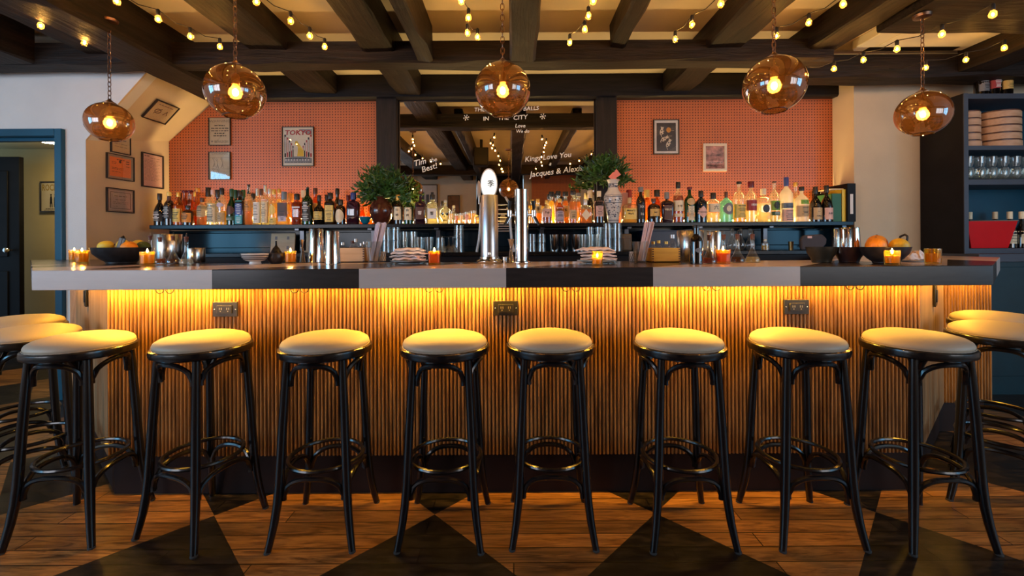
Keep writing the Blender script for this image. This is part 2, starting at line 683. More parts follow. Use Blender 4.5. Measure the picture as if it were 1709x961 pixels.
tag(MB().box(0.42, 1.45, -1.25, -1.235, 1.2, CEILZ).build('pegboard_panel', pegboard_mat(), smooth=0),
    'orange pegboard panel on the wall opposite the mirror, seen only reflected in it', 'pegboard')

# front wall at the left with its doorway; it ends against the stair slope
LY = 3.30
DX0, DX1, DZ = -4.32, -3.43, 1.985
m = MB()
m.slab([(-5.3, LY, 0), (DX0 - .05, LY, 0), (DX0 - .05, LY, CEILZ), (-5.3, LY, CEILZ)], (0, 0.12, 0))
m.slab([(DX0 - .05, LY, DZ + .05), (DX1 + .05, LY, DZ + .05), (DX1 + .05, LY, CEILZ), (DX0 - .05, LY, CEILZ)], (0, 0.12, 0))
c1, c2 = P(143, 233, LY), P(248, 116, LY)
ztop = CEILZ
slope = (c2.x - c1.x) / (c2.z - c1.z)
c3 = Vector((c2.x + slope * (ztop - c2.z), LY, ztop))
m.slab([(DX1 + .05, LY, 0), (c1.x, LY, 0), c1, c3, (DX1 + .05, LY, ztop)], (0, 0.10, 0))
struct('wall_front_left', m, PLASTER_BLUE, smooth=0)
# side of the alcove and the sloping underside of the stair
b1, b2 = P(282, 236, 4.0), P(345, 181, 4.0)
sb = (b2.x - b1.x) / (b2.z - b1.z)
b3 = Vector((b2.x + sb * (ztop - b2.z), 4.0, ztop))
m = MB()
m.slab([(c1.x + .001, LY + .003, 0), (c1.x + .001, LY + .003, c1.z), b1, (b1.x, 4.0, 0)], (-0.08, .02, 0))
struct('wall_alcove_left', m, PLASTER, smooth=0)
m = MB()
e_ = Vector((.001, .003, 0))
m.slab([c1 + e_, c3 + e_, b1], (-0.06, .02, 0.06)).slab([c3 + e_, b3, b1], (-0.06, .02, 0.06))
struct('trim_stair_slope', m, PLASTER, smooth=0)
# back wall behind the bar, in two zones: plaster and the dark blue panelling under the shelf
m = MB().box(-3.3, 3.0, 4.02, 4.12, 0, CEILZ)
struct('wall_front', m, PLASTER, smooth=0)
# right: short return, front wall
m = MB().prism([(2.945, 3.75), (5.3, 3.75), (5.3, 3.87), (3.06, 3.87), (3.06, 4.02), (2.945, 4.02)], 0, CEILZ)
struct('wall_front_right', m, PLASTER, smooth=0)

# corridor beyond the doorway
m = MB().box(-6.2, -3.3, 4.9, 5.0, 0, 2.35)
struct('wall_corridor_end', m, OLIVE, smooth=0)
struct('wall_corridor_side', MB().box(-3.5, -3.42, LY + 0.13, 4.9, 0, 2.35), OLIVE, smooth=0)
struct('ceiling_corridor', MB().box(-6.2, -3.3, LY + 0.13, 5.0, 2.25, 2.35), OLIVE, smooth=0)
t = thing('ceiling_light', 'round flush light on the corridor ceiling beyond the doorway', 'ceiling light', (-4.62, 4.38, 2.25))
MB().lathe([(.13, -.001), (.15, -.012), (.15, -.03), (.13, -.036)], 24).build('rim', mat('white_enamel', (.8, .78, .74), .3, var=.02), t)
MB().lathe([(.125, -.034), (.12, -.044), (.08, -.052), (.01, -.055)], 24).build('diffuser', emis('corridor_lamp', (1.0, .78, .42), 90.0), t)
DOORB = mat('matt_black_door', (.005, .0045, .005), .7, var=.2, spec=.1)
# dark door leaf standing open in the corridor
t = thing('corridor_door', 'dark panelled door at the left edge, standing open inside the doorway', 'door', (-5.0, 4.55, 0))
MB().obox((-1.1, 0, 0), (0.93, .03, 0), (0, .045, 0), (0, 0, 2.1)).build('door_leaf', DOORB, t, bevel=.004)
m = MB()
for z0, z1 in ((.2, .9), (1.05, 1.95)):
    m.obox((-1.0, -.008, z0), (.72, .023, 0), (0, .012, 0), (0, 0, z1 - z0))
m.build('raised_panel', DOORB, t, bevel=.006)
MB().ball((-.24, -.03, 1.12), .028).tube([(-.24, -.03, 1.12), (-.24, .02, 1.12)], .01).build('door_knob', STEEL, t)
# door casing, blue gloss
t = tag(thing('door_casing', 'blue gloss painted door frame around the open doorway at left', 'door frame', (DX1, LY, 0)), None, None)
m = MB()
m.box(0, .055, -.03, .16, 0, DZ + .055).box(DX0 - DX1 - .055, DX0 - DX1, -.03, .16, 0, DZ + .055)
m.build('jamb', NAVY, t, bevel=.004)
MB().box(DX0 - DX1, 0, -.03, .16, DZ, DZ + .055).build('head', NAVY, t, bevel=.004)
m = MB().box(-.025, 0, .03, .07, 0, DZ).box(DX0 - DX1, DX0 - DX1 + .025, .03, .07, 0, DZ).box(DX0 - DX1, 0, .03, .07, DZ - .025, DZ)
m.build('stop', NAVY, t, bevel=.002)

# ---------------------------------------------------------------- beams
def beam(name, label, x0, x1, y0, y1, z0, z1, m, cat='beam', group='old timber ceiling beams', wob=0.008):
    """rough hewn timber: box cut into stations with a slight waver"""
    mb = MB()
    alongx = (x1 - x0) > (y1 - y0)
    L = (x1 - x0) if alongx else (y1 - y0)
    n = max(2, int(L / 0.22))
    rnd = random.Random(hash(label) & 0xffff if False else len(label) * 31 + int(abs(x0) * 1000))
    vs = []
    for i in range(n + 1):
        t_ = i / n
        w = [rnd.uniform(-wob, wob) for _ in range(8)]
        ch = 0.012 + rnd.uniform(0, .006)
        if alongx:
            x = x0 + L * t_
            a, b_ = y0, y1
            sec = [(a, z1), (a + w[0], z0 + ch + w[1]), (a + ch, z0 + w[2]), (b_ - ch, z0 + w[3]), (b_ + w[4], z0 + ch + w[5]), (b_, z1)]
            vs += [(x, p, q) for p, q in sec]
        else:
            y = y0 + L * t_
            a, b_ = x0, x1
            sec = [(a, z1), (a + w[0], z0 + ch + w[1]), (a + ch, z0 + w[2]), (b_ - ch, z0 + w[3]), (b_ + w[4], z0 + ch + w[5]), (b_, z1)]
            vs += [(p, y, q) for p, q in sec]
    fs = []
    for i in range(n):
        for k in range(6):
            k2 = (k + 1) % 6
            q = (i * 6 + k, i * 6 + k2, (i + 1) * 6 + k2, (i + 1) * 6 + k)
            fs.append(q if not alongx else tuple(reversed(q)))
    e0, e1 = tuple(range(6)), tuple(range(n * 6, n * 6 + 6))
    fs += [tuple(reversed(e0)), e1] if not alongx else [e0, tuple(reversed(e1))]
    mb.add(vs, fs)
    return tag(mb.build(name, m, smooth=0), label, cat, group)


beam('cross_beam', 'long dark hewn cross beam spanning the room in front of the bar shelves', -5.2, 2.26, 3.05, 3.21, 2.43, 2.578, BEAMX)
beam('cross_beam', 'dark cross beam at right above the pale wall, below the air conditioner', 2.10, 5.2, 3.36, 3.56, 2.43, 2.60, BEAMX)
beam('cross_beam', 'wide dark trimmer beam at upper right, nearer than the air conditioner', 2.30, 5.2, 2.25, 2.75, 2.46, CEILZ, BEAMX)
beam('cross_beam', 'dark cross beam over the camera, seen reflected in the mirror', -5.2, 5.2, -0.2, 0.0, 2.43, 2.60, BEAMX)
JO = [(-3.72, -3.33, 2.43, -2.2, 3.05, 'dark joist at the far left edge, leftmost of the ceiling joists'),
      (-2.97, -2.67, 2.50, -2.2, 3.05, 'dark joist over the leftmost globe lamp, left half of the doubled joist'),
      (-2.665, -2.37, 2.42, -2.2, 3.92, 'dark joist over the leftmost globe lamp, right half of the doubled joist'),
      (-1.83, -1.56, 2.52, -2.2, 3.92, 'broad dark joist above the second globe lamp from the left'),
      (-1.03, -.81, 2.50, -2.2, 3.92, 'broad dark joist between second and middle globe lamps, left of a slim one'),
      (-.645, -.55, 2.43, -2.2, 3.05, 'slim dark joist left of the middle globe lamp'),
      (-.01, .165, 2.43, -2.2, 3.05, 'dark joist running straight back over the middle globe lamp'),
      (.69, .795, 2.52, -2.2, 3.05, 'slim dark joist right of the middle globe lamp'),
      (1.36, 1.62, 2.52, -2.2, 3.92, 'broad dark joist left of the chain of the right globe lamp'),
      (2.08, 2.29, 2.50, -2.2, 3.36, 'dark joist beside the right globe lamp, meeting two cross beams'),
      (3.44, 3.72, 2.46, 2.75, 3.36, 'short dark joist at the far right over the shelving unit')]
for x0, x1, zb, y0, y1, lab in JO:
    beam('ceiling_joist', lab, x0, x1, y0, y1, zb, CEILZ, BEAMY, 'joist', 'old timber ceiling joists')
# header over the pegboard and posts
HB = P(854, 163, 3.92).z
HEADM = wood('dark_header_wood', (0.007, 0.006, 0.007), (0.020, 0.015, 0.015), 'X', 0.5, 1.0, 0.35, spec=.25)
POSTM = wood('dark_post_wood', (0.007, 0.006, 0.007), (0.020, 0.015, 0.015), 'Z', 0.5, 1.0, 0.35, spec=.25)
beam('wall_header_beam', 'smooth near-black header beam along the top of the pegboard wall', -2.95, 2.95, 3.92, 4.02, HB, CEILZ, HEADM, 'beam', None, .002)
SHZ = 1.327
for xa, xb, lab in ((628, 662, 'near-black wooden post left of the mirror'), (996, 1030, 'near-black wooden post right of the mirror')):
    xa, xb = P(xa, 250, 3.92).x, P(xb, 250, 3.92).x
    tag(MB().box(xa, xb, 3.92, 4.02, SHZ, HB).build('wall_post', POSTM, bevel=.004), lab, 'post', 'posts framing the mirror')
PX = (P(628, 250, 3.92).x, P(662, 250, 3.92).x, P(996, 250, 3.92).x, P(1030, 250, 3.92).x)

# ---------------------------------------------------------------- pegboards, mirror
tag(MB().slab([(-3.14, 4.0, SHZ), (PX[0] + .01, 4.0, SHZ), (PX[0] + .01, 4.0, HB + .02), (b2.x + .06, 4.0, HB + .02), (b2.x - .02, 4.0, b2.z - .02), (b1.x, 4.0, b1.z)], (0, .015, 0)).build('pegboard_panel', pegboard_mat(), smooth=0),
    'salmon pegboard wall panel left of the mirror, behind the bottles', 'pegboard', 'salmon pegboard panels')
tag(MB().box(PX[3] - .01, 2.945, 4.0, 4.015, SHZ, HB + .02).build('pegboard_panel', pegboard_mat(), smooth=0),
    'salmon pegboard wall panel right of the mirror, behind the bottles', 'pegboard', 'salmon pegboard panels')
mm, nt, out = new_mat('silvered_mirror')
g = nd(nt, 'ShaderNodeBsdfGlossy')
g.inputs['Roughness'].default_value = 0.012
g.inputs['Color'].default_value = (0.86, 0.80, 0.74, 1)
nt.links.new(g.outputs[0], out.inputs[0])
mir = thing('wall_mirror', 'large mirror with white handwriting between the two dark posts', 'mirror', (0, 3.985, SHZ))
MB().box(PX[1], PX[2], 0, .012, 0, HB - SHZ).build('mirror_glass', mm, mir, smooth=0)
m = MB()
for (x0, x1, z0, z1) in ((PX[1], PX[1] + .012, 0, HB - SHZ), (PX[2] - .012, PX[2], 0, HB - SHZ), (PX[1], PX[2], HB - SHZ - .01, HB - SHZ)):
    m.box(x0, x1, -.012, 0, z0, z1)
m.build('mirror_edging', HEADM, mir)
CHALK = mat('white_marker', (0.95, 0.92, 0.88), 0.7, var=0.02)


def chalk(s, x, y, hpx, tilt=0.0, shear=0.1, sx=1.0, align='CENTER'):
    p = P(x, y, 3.98)
    text('lettering', s, hpx / F * 3.98 * 1.12, (p.x, -.004, p.z - SHZ), (PI / 2, -math.radians(tilt), 0), CHALK, mir, align, shear=shear, sx=sx, bold=.0004)


chalk('THE', 800, 183, 8, 1, .15, 1.1)
chalk('BALLS', 886, 181, 8, 3, .15, 1.1)
chalk('IN', 811, 198, 8, 2, .1, 1.1)
chalk('THE', 840, 197, 8, 1, .1, 1.1)
chalk('CITY', 868, 196, 9, 5, .15, 1.1)
chalk('Love', 868, 210, 8, 0, .2, 1.0)
chalk('We do', 872, 219, 7, 0, .2, 1.0)
chalk('Tim', 700, 271, 12, 14, .3)
chalk('the', 722, 267, 9, 10, .3)
chalk('Best!', 716, 280, 12, 17, .2)
chalk('Kings Love You', 914, 262, 11, 6, .25)
chalk('a', 918, 273, 8, 0, .3)
chalk('Jacques & Alexis', 928, 286, 12, 7, .25)
for cx_, cy_ in ((778, 196), (906, 194)):       # hand drawn snowflakes
    m = MB()
    p = P(cx_, cy_, 3.98)
    for k in range(3):
        a = PI * k / 3 + .2
        d = Vector((math.cos(a), 0, math.sin(a)))
        m.tube([Vector((p.x, -.004, p.z - SHZ)) - d * .026, Vector((p.x, -.004, p.z - SHZ)) + d * .026], .0018, 4)
        for s in (-1, 1):
            q = Vector((p.x, -.004, p.z - SHZ)) + d * .018 * s
            for e in (-.6, .6):
                a2 = a + e
                m.tube([q, q + Vector((math.cos(a2), 0, math.sin(a2))) * .009 * s], .0015, 4)
    m.build('snowflake_drawing', CHALK, mir)

# dark blue panelling under the shelf
m = MB().box(-3.13, 2.95, 3.985, 4.03, 0.0, 1.29)
struct('wall_front_panelling', m, TEALD, smooth=0)
m = MB()
for x0, x1 in ((-2.95, -1.98), (-1.86, -.75), (-.6, .3), (.42, 1.2), (1.35, 2.1), (2.2, 2.85)):
    m.box(x0, x1, 3.972, 3.986, 1.13, 1.27)
struct('trim_panel_moulding', m, TEALD, bevel=.006)

# ---------------------------------------------------------------- shelf with brackets
sh = thing('bottle_shelf', 'long black wall shelf carrying the liquor bottles', 'shelf', (0, 3.62, SHZ))
MB().box(P(249, 376, 3.62).x, P(1425, 368, 3.62).x, 0, .38, -.032, 0).build('shelf_board', BLACKG, sh, bevel=.003)
for px in (500, 620, 730, 905, 1048, 1165, 1282, 1402):
    x = P(px, 390, 3.7).x
    MB().box(x - .018, x + .018, .12, .16, -.22, -.034).box(x - .018, x + .018, .03, .37, -.05, -.032).build('bracket', mat('dark_steel', (.09, .09, .1), .3, .8, var=.1), sh, bevel=.002)
# warm light strip at the back of the shelf
t = thing('shelf_light_strip', 'thin warm light strip behind the bottles at the back of the shelf', 'light strip', (0, 3.965, SHZ))
MB().box(-3.0, 2.85, 0, .012, 0, .008).build('channel', STEEL, t)
MB().box(-2.98, 2.83, .001, .010, .008, .0105).build('diffuser', emis('warm_strip', (1.0, .62, .16), 3.0), t)
a_ = area('shelf_strip_light', (0, .0, .03), (PI + 0.7, 0, 0), 5.8, .02, 52, (1.0, .66, .24))
a_.parent = t
# back counter under the shelf
BCZ = 1.092
t = thing('back_counter', 'dark back counter under the shelf holding rows of glasses', 'counter', (0, 3.43, 0))
MB().box(-3.05, 2.9, 0, .54, .06, BCZ - .03).build('body', BLACKP, t)
MB().box(-3.08, 2.93, -.02, .54, BCZ - .03, BCZ).build('counter_surface', BLACKG, t, bevel=.003)
m = MB()
for x in range(10):
    m.box(-3.0 + x * .59, -2.45 + x * .59, -.018, 0, .12, BCZ - .08)
m.build('door', BLACKG, t, bevel=.004)
m = MB()
for x in range(10):
    m.tube([(-2.95 + x * .59 + .5, -.04, .7), (-2.95 + x * .59 + .5, -.04, .95)], .006, 6)
m.build('handle', STEEL, t)

# air conditioner cassette
t = thing('air_conditioner', 'white ceiling cassette air conditioner at upper right', 'air conditioner', (3.03, 3.13, CEILZ - .03))
WEN = mat('white_enamel', (.8, .78, .74), .3, var=.02)
MB().box(-.44, .44, -.24, .21, -.035, .03, .03).build('casing', WEN, t, bevel=.006)
MB().box(-.34, .34, -.205, -.165, -.037, -.030).box(-.34, .34, .14, .20, -.037, -.030).build('air_slot', BLACKP, t)
MB().box(-.30, .30, -.16, .11, -.045, -.034, .01).build('intake_grille', WEN, t, bevel=.004)
MB().obox((-.34, -.19, -.038), (.68, 0, 0), (0, .05, -.012), (0, 0, .004)).build('flap', WEN, t)
# loudspeaker on the slim joist (seen in the mirror)
t = thing('wall_speaker', 'black loudspeaker hung under the ceiling, seen in the mirror', 'speaker', (-.44, 1.6, 2.42))
MB().prism([(-.08, -.09), (.08, -.09), (.11, .09), (-.11, .09)], -.13, .13).build('cabinet', BLACKP, t, bevel=.008)
MB().box(-.095, .095, .09, .098, -.115, .115, .01).build('grille', mat('speaker_cloth', (.02, .02, .02), .9, bump=.3, bscale=900), t)
MB().box(-.02, .02, -.02, .02, .12, .262).box(-.12, .02, -.02, .02, .05, .09).build('bracket', BLACKP, t)

# ================================================================ THE BAR
BZ0, BZ1 = 0.974, 1.056
bt = thing('countertop', 'thick inlaid bar top in alternating pale and dark panels', 'bar top', (0, 0, 0))
TOPM = bartop_mat()
pl = [(-1.982, 1.80), (1.985, 1.80), (3.02, 2.70), (3.02, 3.36), (2.35, 3.36), (2.35, 2.97), (1.72, 2.42), (-1.72, 2.42), (-2.62, 3.26), (-3.60, 3.26)]
MB().prism(pl, BZ0, BZ1).build('slab', TOPM, bt, bevel=.003, smooth=0)
# base: reeded front, plain angled panels, recessed plinth
OAK = wood('warm_oak', (0.19, 0.105, 0.048), (0.38, 0.235, 0.12), 'Z', 0.42, 1.0, 0.25)
OAKR = wood('reeded_oak', (0.15, 0.065, 0.020), (0.44, 0.22, 0.08), 'Z', 0.42, 1.6, 0.04, dist=0.0)
KICK = mat('dark_brown_plinth', (0.020, 0.011, 0.010), 0.6, spec=.2, var=.2, vscale=5)
bb = thing('bar_counter', 'oak bar front with vertical reeding, plain corner panels and dark plinth', 'bar counter', (0, 0, 0))
KZ = 0.182


def reeded(x0, x1, y, z0, z1, pitch, flip=1):
    n = int(round((x1 - x0) / pitch))
    p = (x1 - x0) / n
    vs, fs = [], []
    for i in range(n):
        xa = x0 + i * p
        sec = [(.09, .008)] + [(.09 + .82 * k / 6, -.0085 * math.sin(PI * k / 6) ** .8 + .001) for k in range(7)] + [(.91, .008)]
        for u, d in sec:
            vs.append((xa + u * p, y + d))
    N = len(vs)
    v3 = [(a, b, z0) for a, b in vs] + [(a, b, z1) for a, b in vs]
    fs = [(i, i + 1, N + i + 1, N + i) for i in range(N - 1)]
    m = MB().add(v3, fs)
    bk = MB().box(x0, x1, y + .006, y + .03, z0, z1)
    return m, bk


GROOVE = mat('dark_groove_shade', (.030, .013, .006), .6, var=.2)  # shade between the reeds, put into the backing colour
for q_ in ((-1.877, 1.89, 2.02), (2.61, 2.90, 2.64)):
    r_, k_ = reeded(*q_, KZ, BZ0 - .012, .0176)
    ro = r_.build('reeded_panel', OAKR, bb, smooth=50)
    k_.build('backing_board', GROOVE, ro)
MB().obox((-1.877, 2.02, KZ), (-.985, .84, 0), (.02, .025, 0), (0, 0, BZ0 - .012 - KZ)).build('corner_panel', OAK, bb)
MB().obox((1.89, 2.02, KZ), (.72, .62, 0), (-.02, .025, 0), (0, 0, BZ0 - .012 - KZ)).build('corner_panel', OAK, bb)
for q_ in ((-2.90, -2.86, 2.86, 3.28), (2.87, 2.90, 2.67, 3.36)):
    MB().box(*q_, KZ, BZ0 - .012).build('side_panel', OAK, bb)
MB().prism([(-1.862, 2.05), (1.875, 2.05), (2.60, 2.675), (2.87, 2.675), (2.87, 3.36), (2.4, 3.36), (2.4, 2.93), (1.75, 2.36), (-1.75, 2.36), (-2.5, 3.05), (-2.5, 3.28), (-2.87, 3.28), (-2.87, 2.88)], KZ - .001, BZ0).build('carcass', KICK, bb, smooth=0)
MB().prism([(-1.86, 2.035), (1.87, 2.035), (2.60, 2.66), (2.87, 2.66), (2.87, 3.34), (2.45, 3.34), (2.45, 2.93), (1.75, 2.34), (-1.75, 2.34), (-2.5, 3.0), (-2.5, 3.26), (-2.86, 3.26), (-2.86, 2.885)], 0.0, KZ).build('plinth', KICK, bb, smooth=0)
# sockets in the bar front
DARKPL = mat('black_plastic', (.012, .011, .011), .35, var=.1)


def outlet(px, py, lab):
    p = P(px, py, 2.005)
    t_ = thing('power_outlet', lab, 'outlet', (p.x, 2.005, p.z), 0, 'black outlets in the bar front')
    MB().box(-.057, .057, -.003, .008, -.034, .034).build('cover_plate', DARKPL, t_, bevel=.002)
    MB().box(-.035, .035, -.009, -.003, -.018, .018, .002).build('receptacle', DARKPL, t_, bevel=.0015)
    m_ = MB()
    for s in (-.017, .017):
        m_.box(s - .006, s - .003, -.0095, -.0088, -.002, .008).box(s + .003, s + .006, -.0095, -.0088, -.002, .008)
        m_.box(s - .002, s + .002, -.0095, -.0088, -.011, -.006)
    m_.build('slot', mat('dull_brass', (.35, .3, .2), .4, .6), t_)
    for s in (-.048, .048):
        MB().ball((s, -.0035, 0), .003, 8, 5, (1, .5, 1)).build('screw', STEEL, t_)


outlet(376, 516, 'black double outlet in the reeded bar front, left one of three')
outlet(844, 514, 'black double outlet in the middle of the reeded bar front')
outlet(1329, 512, 'black double outlet in the reeded bar front, right one of three')
for (px, py, Y, ang, lab) in ((146, 494, 2.40, -.705, 'small black outlet on the plain left corner panel'), (1557, 493, 2.32, .711, 'small black outlet on the plain right corner panel')):
    if px < 800:
        tt = (854.5 - px) / F
        k = (tt * 2.02 - 1.877) / (.985 - tt * .84)
        x, y = -1.877 - .985 * k, 2.02 + .84 * k
        nrm = Vector((-.84, -.985, 0)).normalized()
    else:
        tt = (px - 854.5) / F
        k = (tt * 2.02 - 1.89) / (.72 - tt * .62)
        x, y = 1.89 + .72 * k, 2.02 + .62 * k
        nrm = Vector((.62, -.72, 0)).normalized()
    z = P(px, py, y).z
    t = thing('power_outlet', lab, 'outlet', (x + nrm.x * .010, y + nrm.y * .010, z), math.atan2(nrm.y, nrm.x) + PI / 2, 'black outlets on the corner panels')
    MB().box(-.035, .035, -.003, .006, -.057, .057).build('cover_plate', DARKPL, t, bevel=.002)
    MB().box(-.017, .017, -.008, -.003, -.033, .033, .002).build('receptacle', DARKPL, t, bevel=.001)
# double coat hooks under the overhang
for i, px in enumerate((275, 500, 725, 953, 1187, 1427)):
    p = P(px, 481, 1.93)
    t = thing('coat_hook', 'small double wire hook under the bar edge, %s from the left' % ['first', 'second', 'third', 'fourth', 'fifth', 'sixth'][i], 'hook', (p.x, 1.93, BZ0), 0, 'hooks under the bar edge')
    for s in (-.022, .022):
        pts = [(s + .018 * math.sin(a), 0, -.012 - .018 * math.cos(a)) for a in [(-1.9 + 3.8 * k / 12) for k in range(13)]]
        MB().tube(pts, .0022, 6).build('hook_loop', DARKPL, t)
    MB().box(-.012, .012, -.01, .01, -.006, 0).build('mount', DARKPL, t)
# LED strips under the top: pale panels carry the bright runs
px_ = [(-1.88, -1.236, 1.0), (-1.236, -.632, .40), (-.632, -.025, 1.0), (-.025, .582, .40), (.582, 1.189, 1.0), (1.189, 1.89, .40)]
for i, (x0, x1, k) in enumerate(px_):
    t = thing('led_strip', ('bright' if k == 1 else 'dimmer') + ' warm light strip under the bar top, ' + ['first', 'second', 'third', 'fourth', 'fifth', 'sixth'][i] + ' run from the left', 'light strip', ((x0 + x1) / 2, 1.975, BZ0), 0, 'light strips under the bar top')
    h = (x1 - x0) / 2 - .01
    MB().box(-h, h, -.006, .006, -.004, 0).build('channel', STEEL, t)
    MB().box(-h + .004, h - .004, -.004, .004, -.006, -.004).build('diffuser', emis('led_face_%d' % int(k * 10), (1.0, .62, .12), 9.0 * k), t)
    a_ = area('led_light', (0, 0, -.008), (0, 0, 0), 2 * h, .008, 8.6 * k * h / .3, LED)
    a_.parent = t
for (x0, y0, ex, ey, lab) in ((-1.93, 1.985, -.93, .80, 'warm light strip under the left wing of the bar top'), (1.945, 1.99, .70, .60, 'warm light strip under the right wing of the bar top')):
    L = math.hypot(ex, ey)
    an = math.atan2(ey, ex)
    t = thing('led_strip', lab, 'light strip', (x0 + ex / 2, y0 + ey / 2, BZ0), an, 'light strips under the bar wings')
    MB().box(-L / 2, L / 2, -.006, .006, -.004, 0).build('channel', STEEL, t)
    MB().box(-L / 2 + .004, L / 2 - .004, -.004, .004, -.006, -.004).build('diffuser', emis('led_face_5', (1.0, .62, .12), 4.0), t)
    a_ = area('led_light', (0, 0, -.008), (0, 0, 0), L, .008, 3.6, LED)
    a_.parent = t
t = thing('led_strip', 'warm light strip under the far right return of the bar top', 'light strip', (2.75, 2.60, BZ0))
MB().box(-.13, .13, -.006, .006, -.004, 0).build('channel', STEEL, t)
MB().box(-.125, .125, -.004, .004, -.006, -.004).build('diffuser', emis('led_face_5', (1.0, .62, .12), 4.0), t)
a_ = area('led_light', (0, 0, -.008), (0, 0, 0), .25, .008, 1.6, LED)
a_.parent = t

# ================================================================ SHELVING UNIT AT RIGHT
UX, UY0, UY1, UX1 = 3.508, 3.387, 3.745, 4.75
un = thing('shelving_unit', 'tall dark shelving unit at right holding steamers, glasses and bottles', 'shelving unit', (UX, UY0, 0))
ut = 2.304
for q_ in (0, UX1 - UX - .03):
    MB().box(q_, q_ + .03, .0, .358, 1.0, ut).build('side_panel', BLACKP, un)
MB().box(.03, UX1 - UX - .03, .34, .358, 1.08, ut - .03).build('back_panel', NAVY, un)
FS = []
for z0, z1 in ((1.06, 1.10), (1.595, 1.637), (1.865, 1.90), (ut - .04, ut)):
    FS.append(z1)
    MB().box(.028, UX1 - UX - .03, .004, .34, z0, z1).build('shelf_board', GREYBL, un, bevel=.002)
MB().box(0, .034, -.006, .0, 1.0, ut).build('face_frame', GREYBL, un)
MB().box(.0, UX1 - UX, -.10, .358, 0, 1.0).build('base_cabinet', CABT, un)
for q_ in ((.02, .62), (.64, 1.22)):
    MB().box(*q_, -.108, -.10, .14, .96).build('cabinet_door', CABT, un, bevel=.004)
MB().box(-.01, UX1 - UX, -.12, .358, 1.0, 1.06).build('counter_edge', GREYBL, un, bevel=.003)

# ================================================================ BAR STOOLS
LACQ = mat('black_lacquered_bentwood', (0.006, 0.005, 0.006), 0.24, var=.15, vscale=9, bump=.02, bscale=30, coat=.25, spec=.4)
VINYL = mat('beige_seat_leather', (0.40, 0.32, 0.235), 0.55, var=.04, vscale=6, bump=.04, bscale=300)


def make_stool():
    t_ = thing('bar_stool', 'x', 'bar stool', (0, 0, 0), 0, 'bentwood bar stools along the bar')
    # seat ring
    prof = [(.150, .711), (.172, .711), (.180, .717), (.182, .729), (.180, .741), (.172, .746), (.160, .746), (.150, .742)]
    MB().lathe(prof + [prof[0]], 48, cap=False).build('seat_ring', LACQ, t_)
    pr = [(.150, .736), (.164, .740), (.1695, .750), (.170, .756), (.165, .766), (.150, .776), (.12, .785), (.08, .790), (.04, .7925), (.002, .793)]
    cu = MB().lathe(pr, 48).build('cushion', VINYL, t_, smooth=60)
    MB().lathe([(.1712, .7415), (.1730, .7445), (.1712, .7475), (.1685, .7460), (.1680, .7430), (.1712, .7415)], 40, cap=False).build('piping', VINYL, cu)
    # legs: straight to a third of the height, then swept out
    lp = [(.716, .106), (.60, .112), (.45, .119), (.32, .1245), (.24, .128), (.17, .133), (.10, .141), (.05, .149), (.0, .158)]
    lr = [.0145, .0155, .0165, .017, .0168, .0162, .0150, .0138, .0125]
    for sx in (-1, 1):
        for sy in (-1, 1):
            pts = [(sx * h, sy * h, z) for z, h in lp]
            lg = MB().tube(pts, lr, 12).build('leg', LACQ, t_)
            MB().lathe([(.0128, .0), (.0132, .004), (.0124, .008)], 12, (sx * .158, sy * .158, -.001)).build('glide', mat('rubber', (.03, .03, .03), .8), lg)
    # foot ring
    MB().tube([(.142 * math.cos(a), .142 * math.sin(a), .292) for a in [2 * PI * k / 44 for k in range(44)]], .0088, 8, True).build('foot_ring', LACQ, t_)

    # bentwood arches between neighbouring legs, bowed outwards
    def arch(q, h0, z0, zt, bow, r, w):
        pts = []
        for k in range(17):
            s = -1 + 2 * k / 16
            e = 1 - abs(s) ** 2.6
            z = z0 + (zt - z0) * e ** .55 if e > 0 else z0
            x = s * w
            d = h0 + bow * (1 - s * s)
            pts.append((x, -d, z))
        pts = [(pts[0][0] * 1.0, pts[0][1], z0 - .018)] + pts + [(pts[-1][0], pts[-1][1], z0 - .018)]
        m_ = MB().tube(pts, r, 8)
        return m_.xform(Matrix.Rotation(q * PI / 2, 4, 'Z'))
    for q in range(4):
        arch(q, .122, .196, .264, .016, .0100, .113).build('lower_brace', LACQ, t_)
    for q in range(4):
        arch(q, .108, .628, .698, .045, .0100, .090).build('upper_brace', LACQ, t_)
    return t_


ST = [(-1.786, 1.812, 5, 'front bar stool at the left end of the front row'),
      (-1.289, 1.818, -18, 'turned bar stool below the leftmost outlet of the bar front'),
      (-.768, 1.796, 1, 'front bar stool third from left in the front row'),
      (-.276, 1.79, -1.5, 'front bar stool just left of the middle outlet and oval sign tower'),
      (.155, 1.80, -1, 'front bar stool below the middle outlet, right of the beer tower'),
      (.678, 1.783, 0, 'front bar stool below the right wooden box'),
      (1.163, 1.787, 0, 'front bar stool below the right outlet of the reeded front'),
      (1.63, 1.765, 0, 'front bar stool at the right end of the front row'),
      (2.17, 1.94, 43, 'bar stool cut by the right edge, nearer of the two at the right wing'),
      (2.47, 2.23, 43, 'bar stool cut by the right edge, farther of the two at the right wing'),
      (-2.20, 1.99, 47, 'bar stool at the left wing, just behind the front row stool'),
      (-2.575, 2.28, 47, 'bar stool at the left wing, farthest back by the doorway')]
s0 = make_stool()
for i, (x, y, r, lab) in enumerate(ST):
    if i == 0:
        s0.location = (x, y, .001)
        s0.rotation_euler = (0, 0, math.radians(r))
        s0['label'] = lab
    else:
        dup(s0, (x, y, .001), math.radians(r), lab)

# ================================================================ GLOBE PENDANTS
AMBERG = thin_glass('smoked_amber_glass', (0.43, 0.27, 0.14), 2.4, 0.04, (0.36, 0.18, 0.06), 0.03)
CLEARB = thin_glass('bulb_glass', (1.0, 0.86, 0.6), 1.2, .25, (1.0, .62, .2))


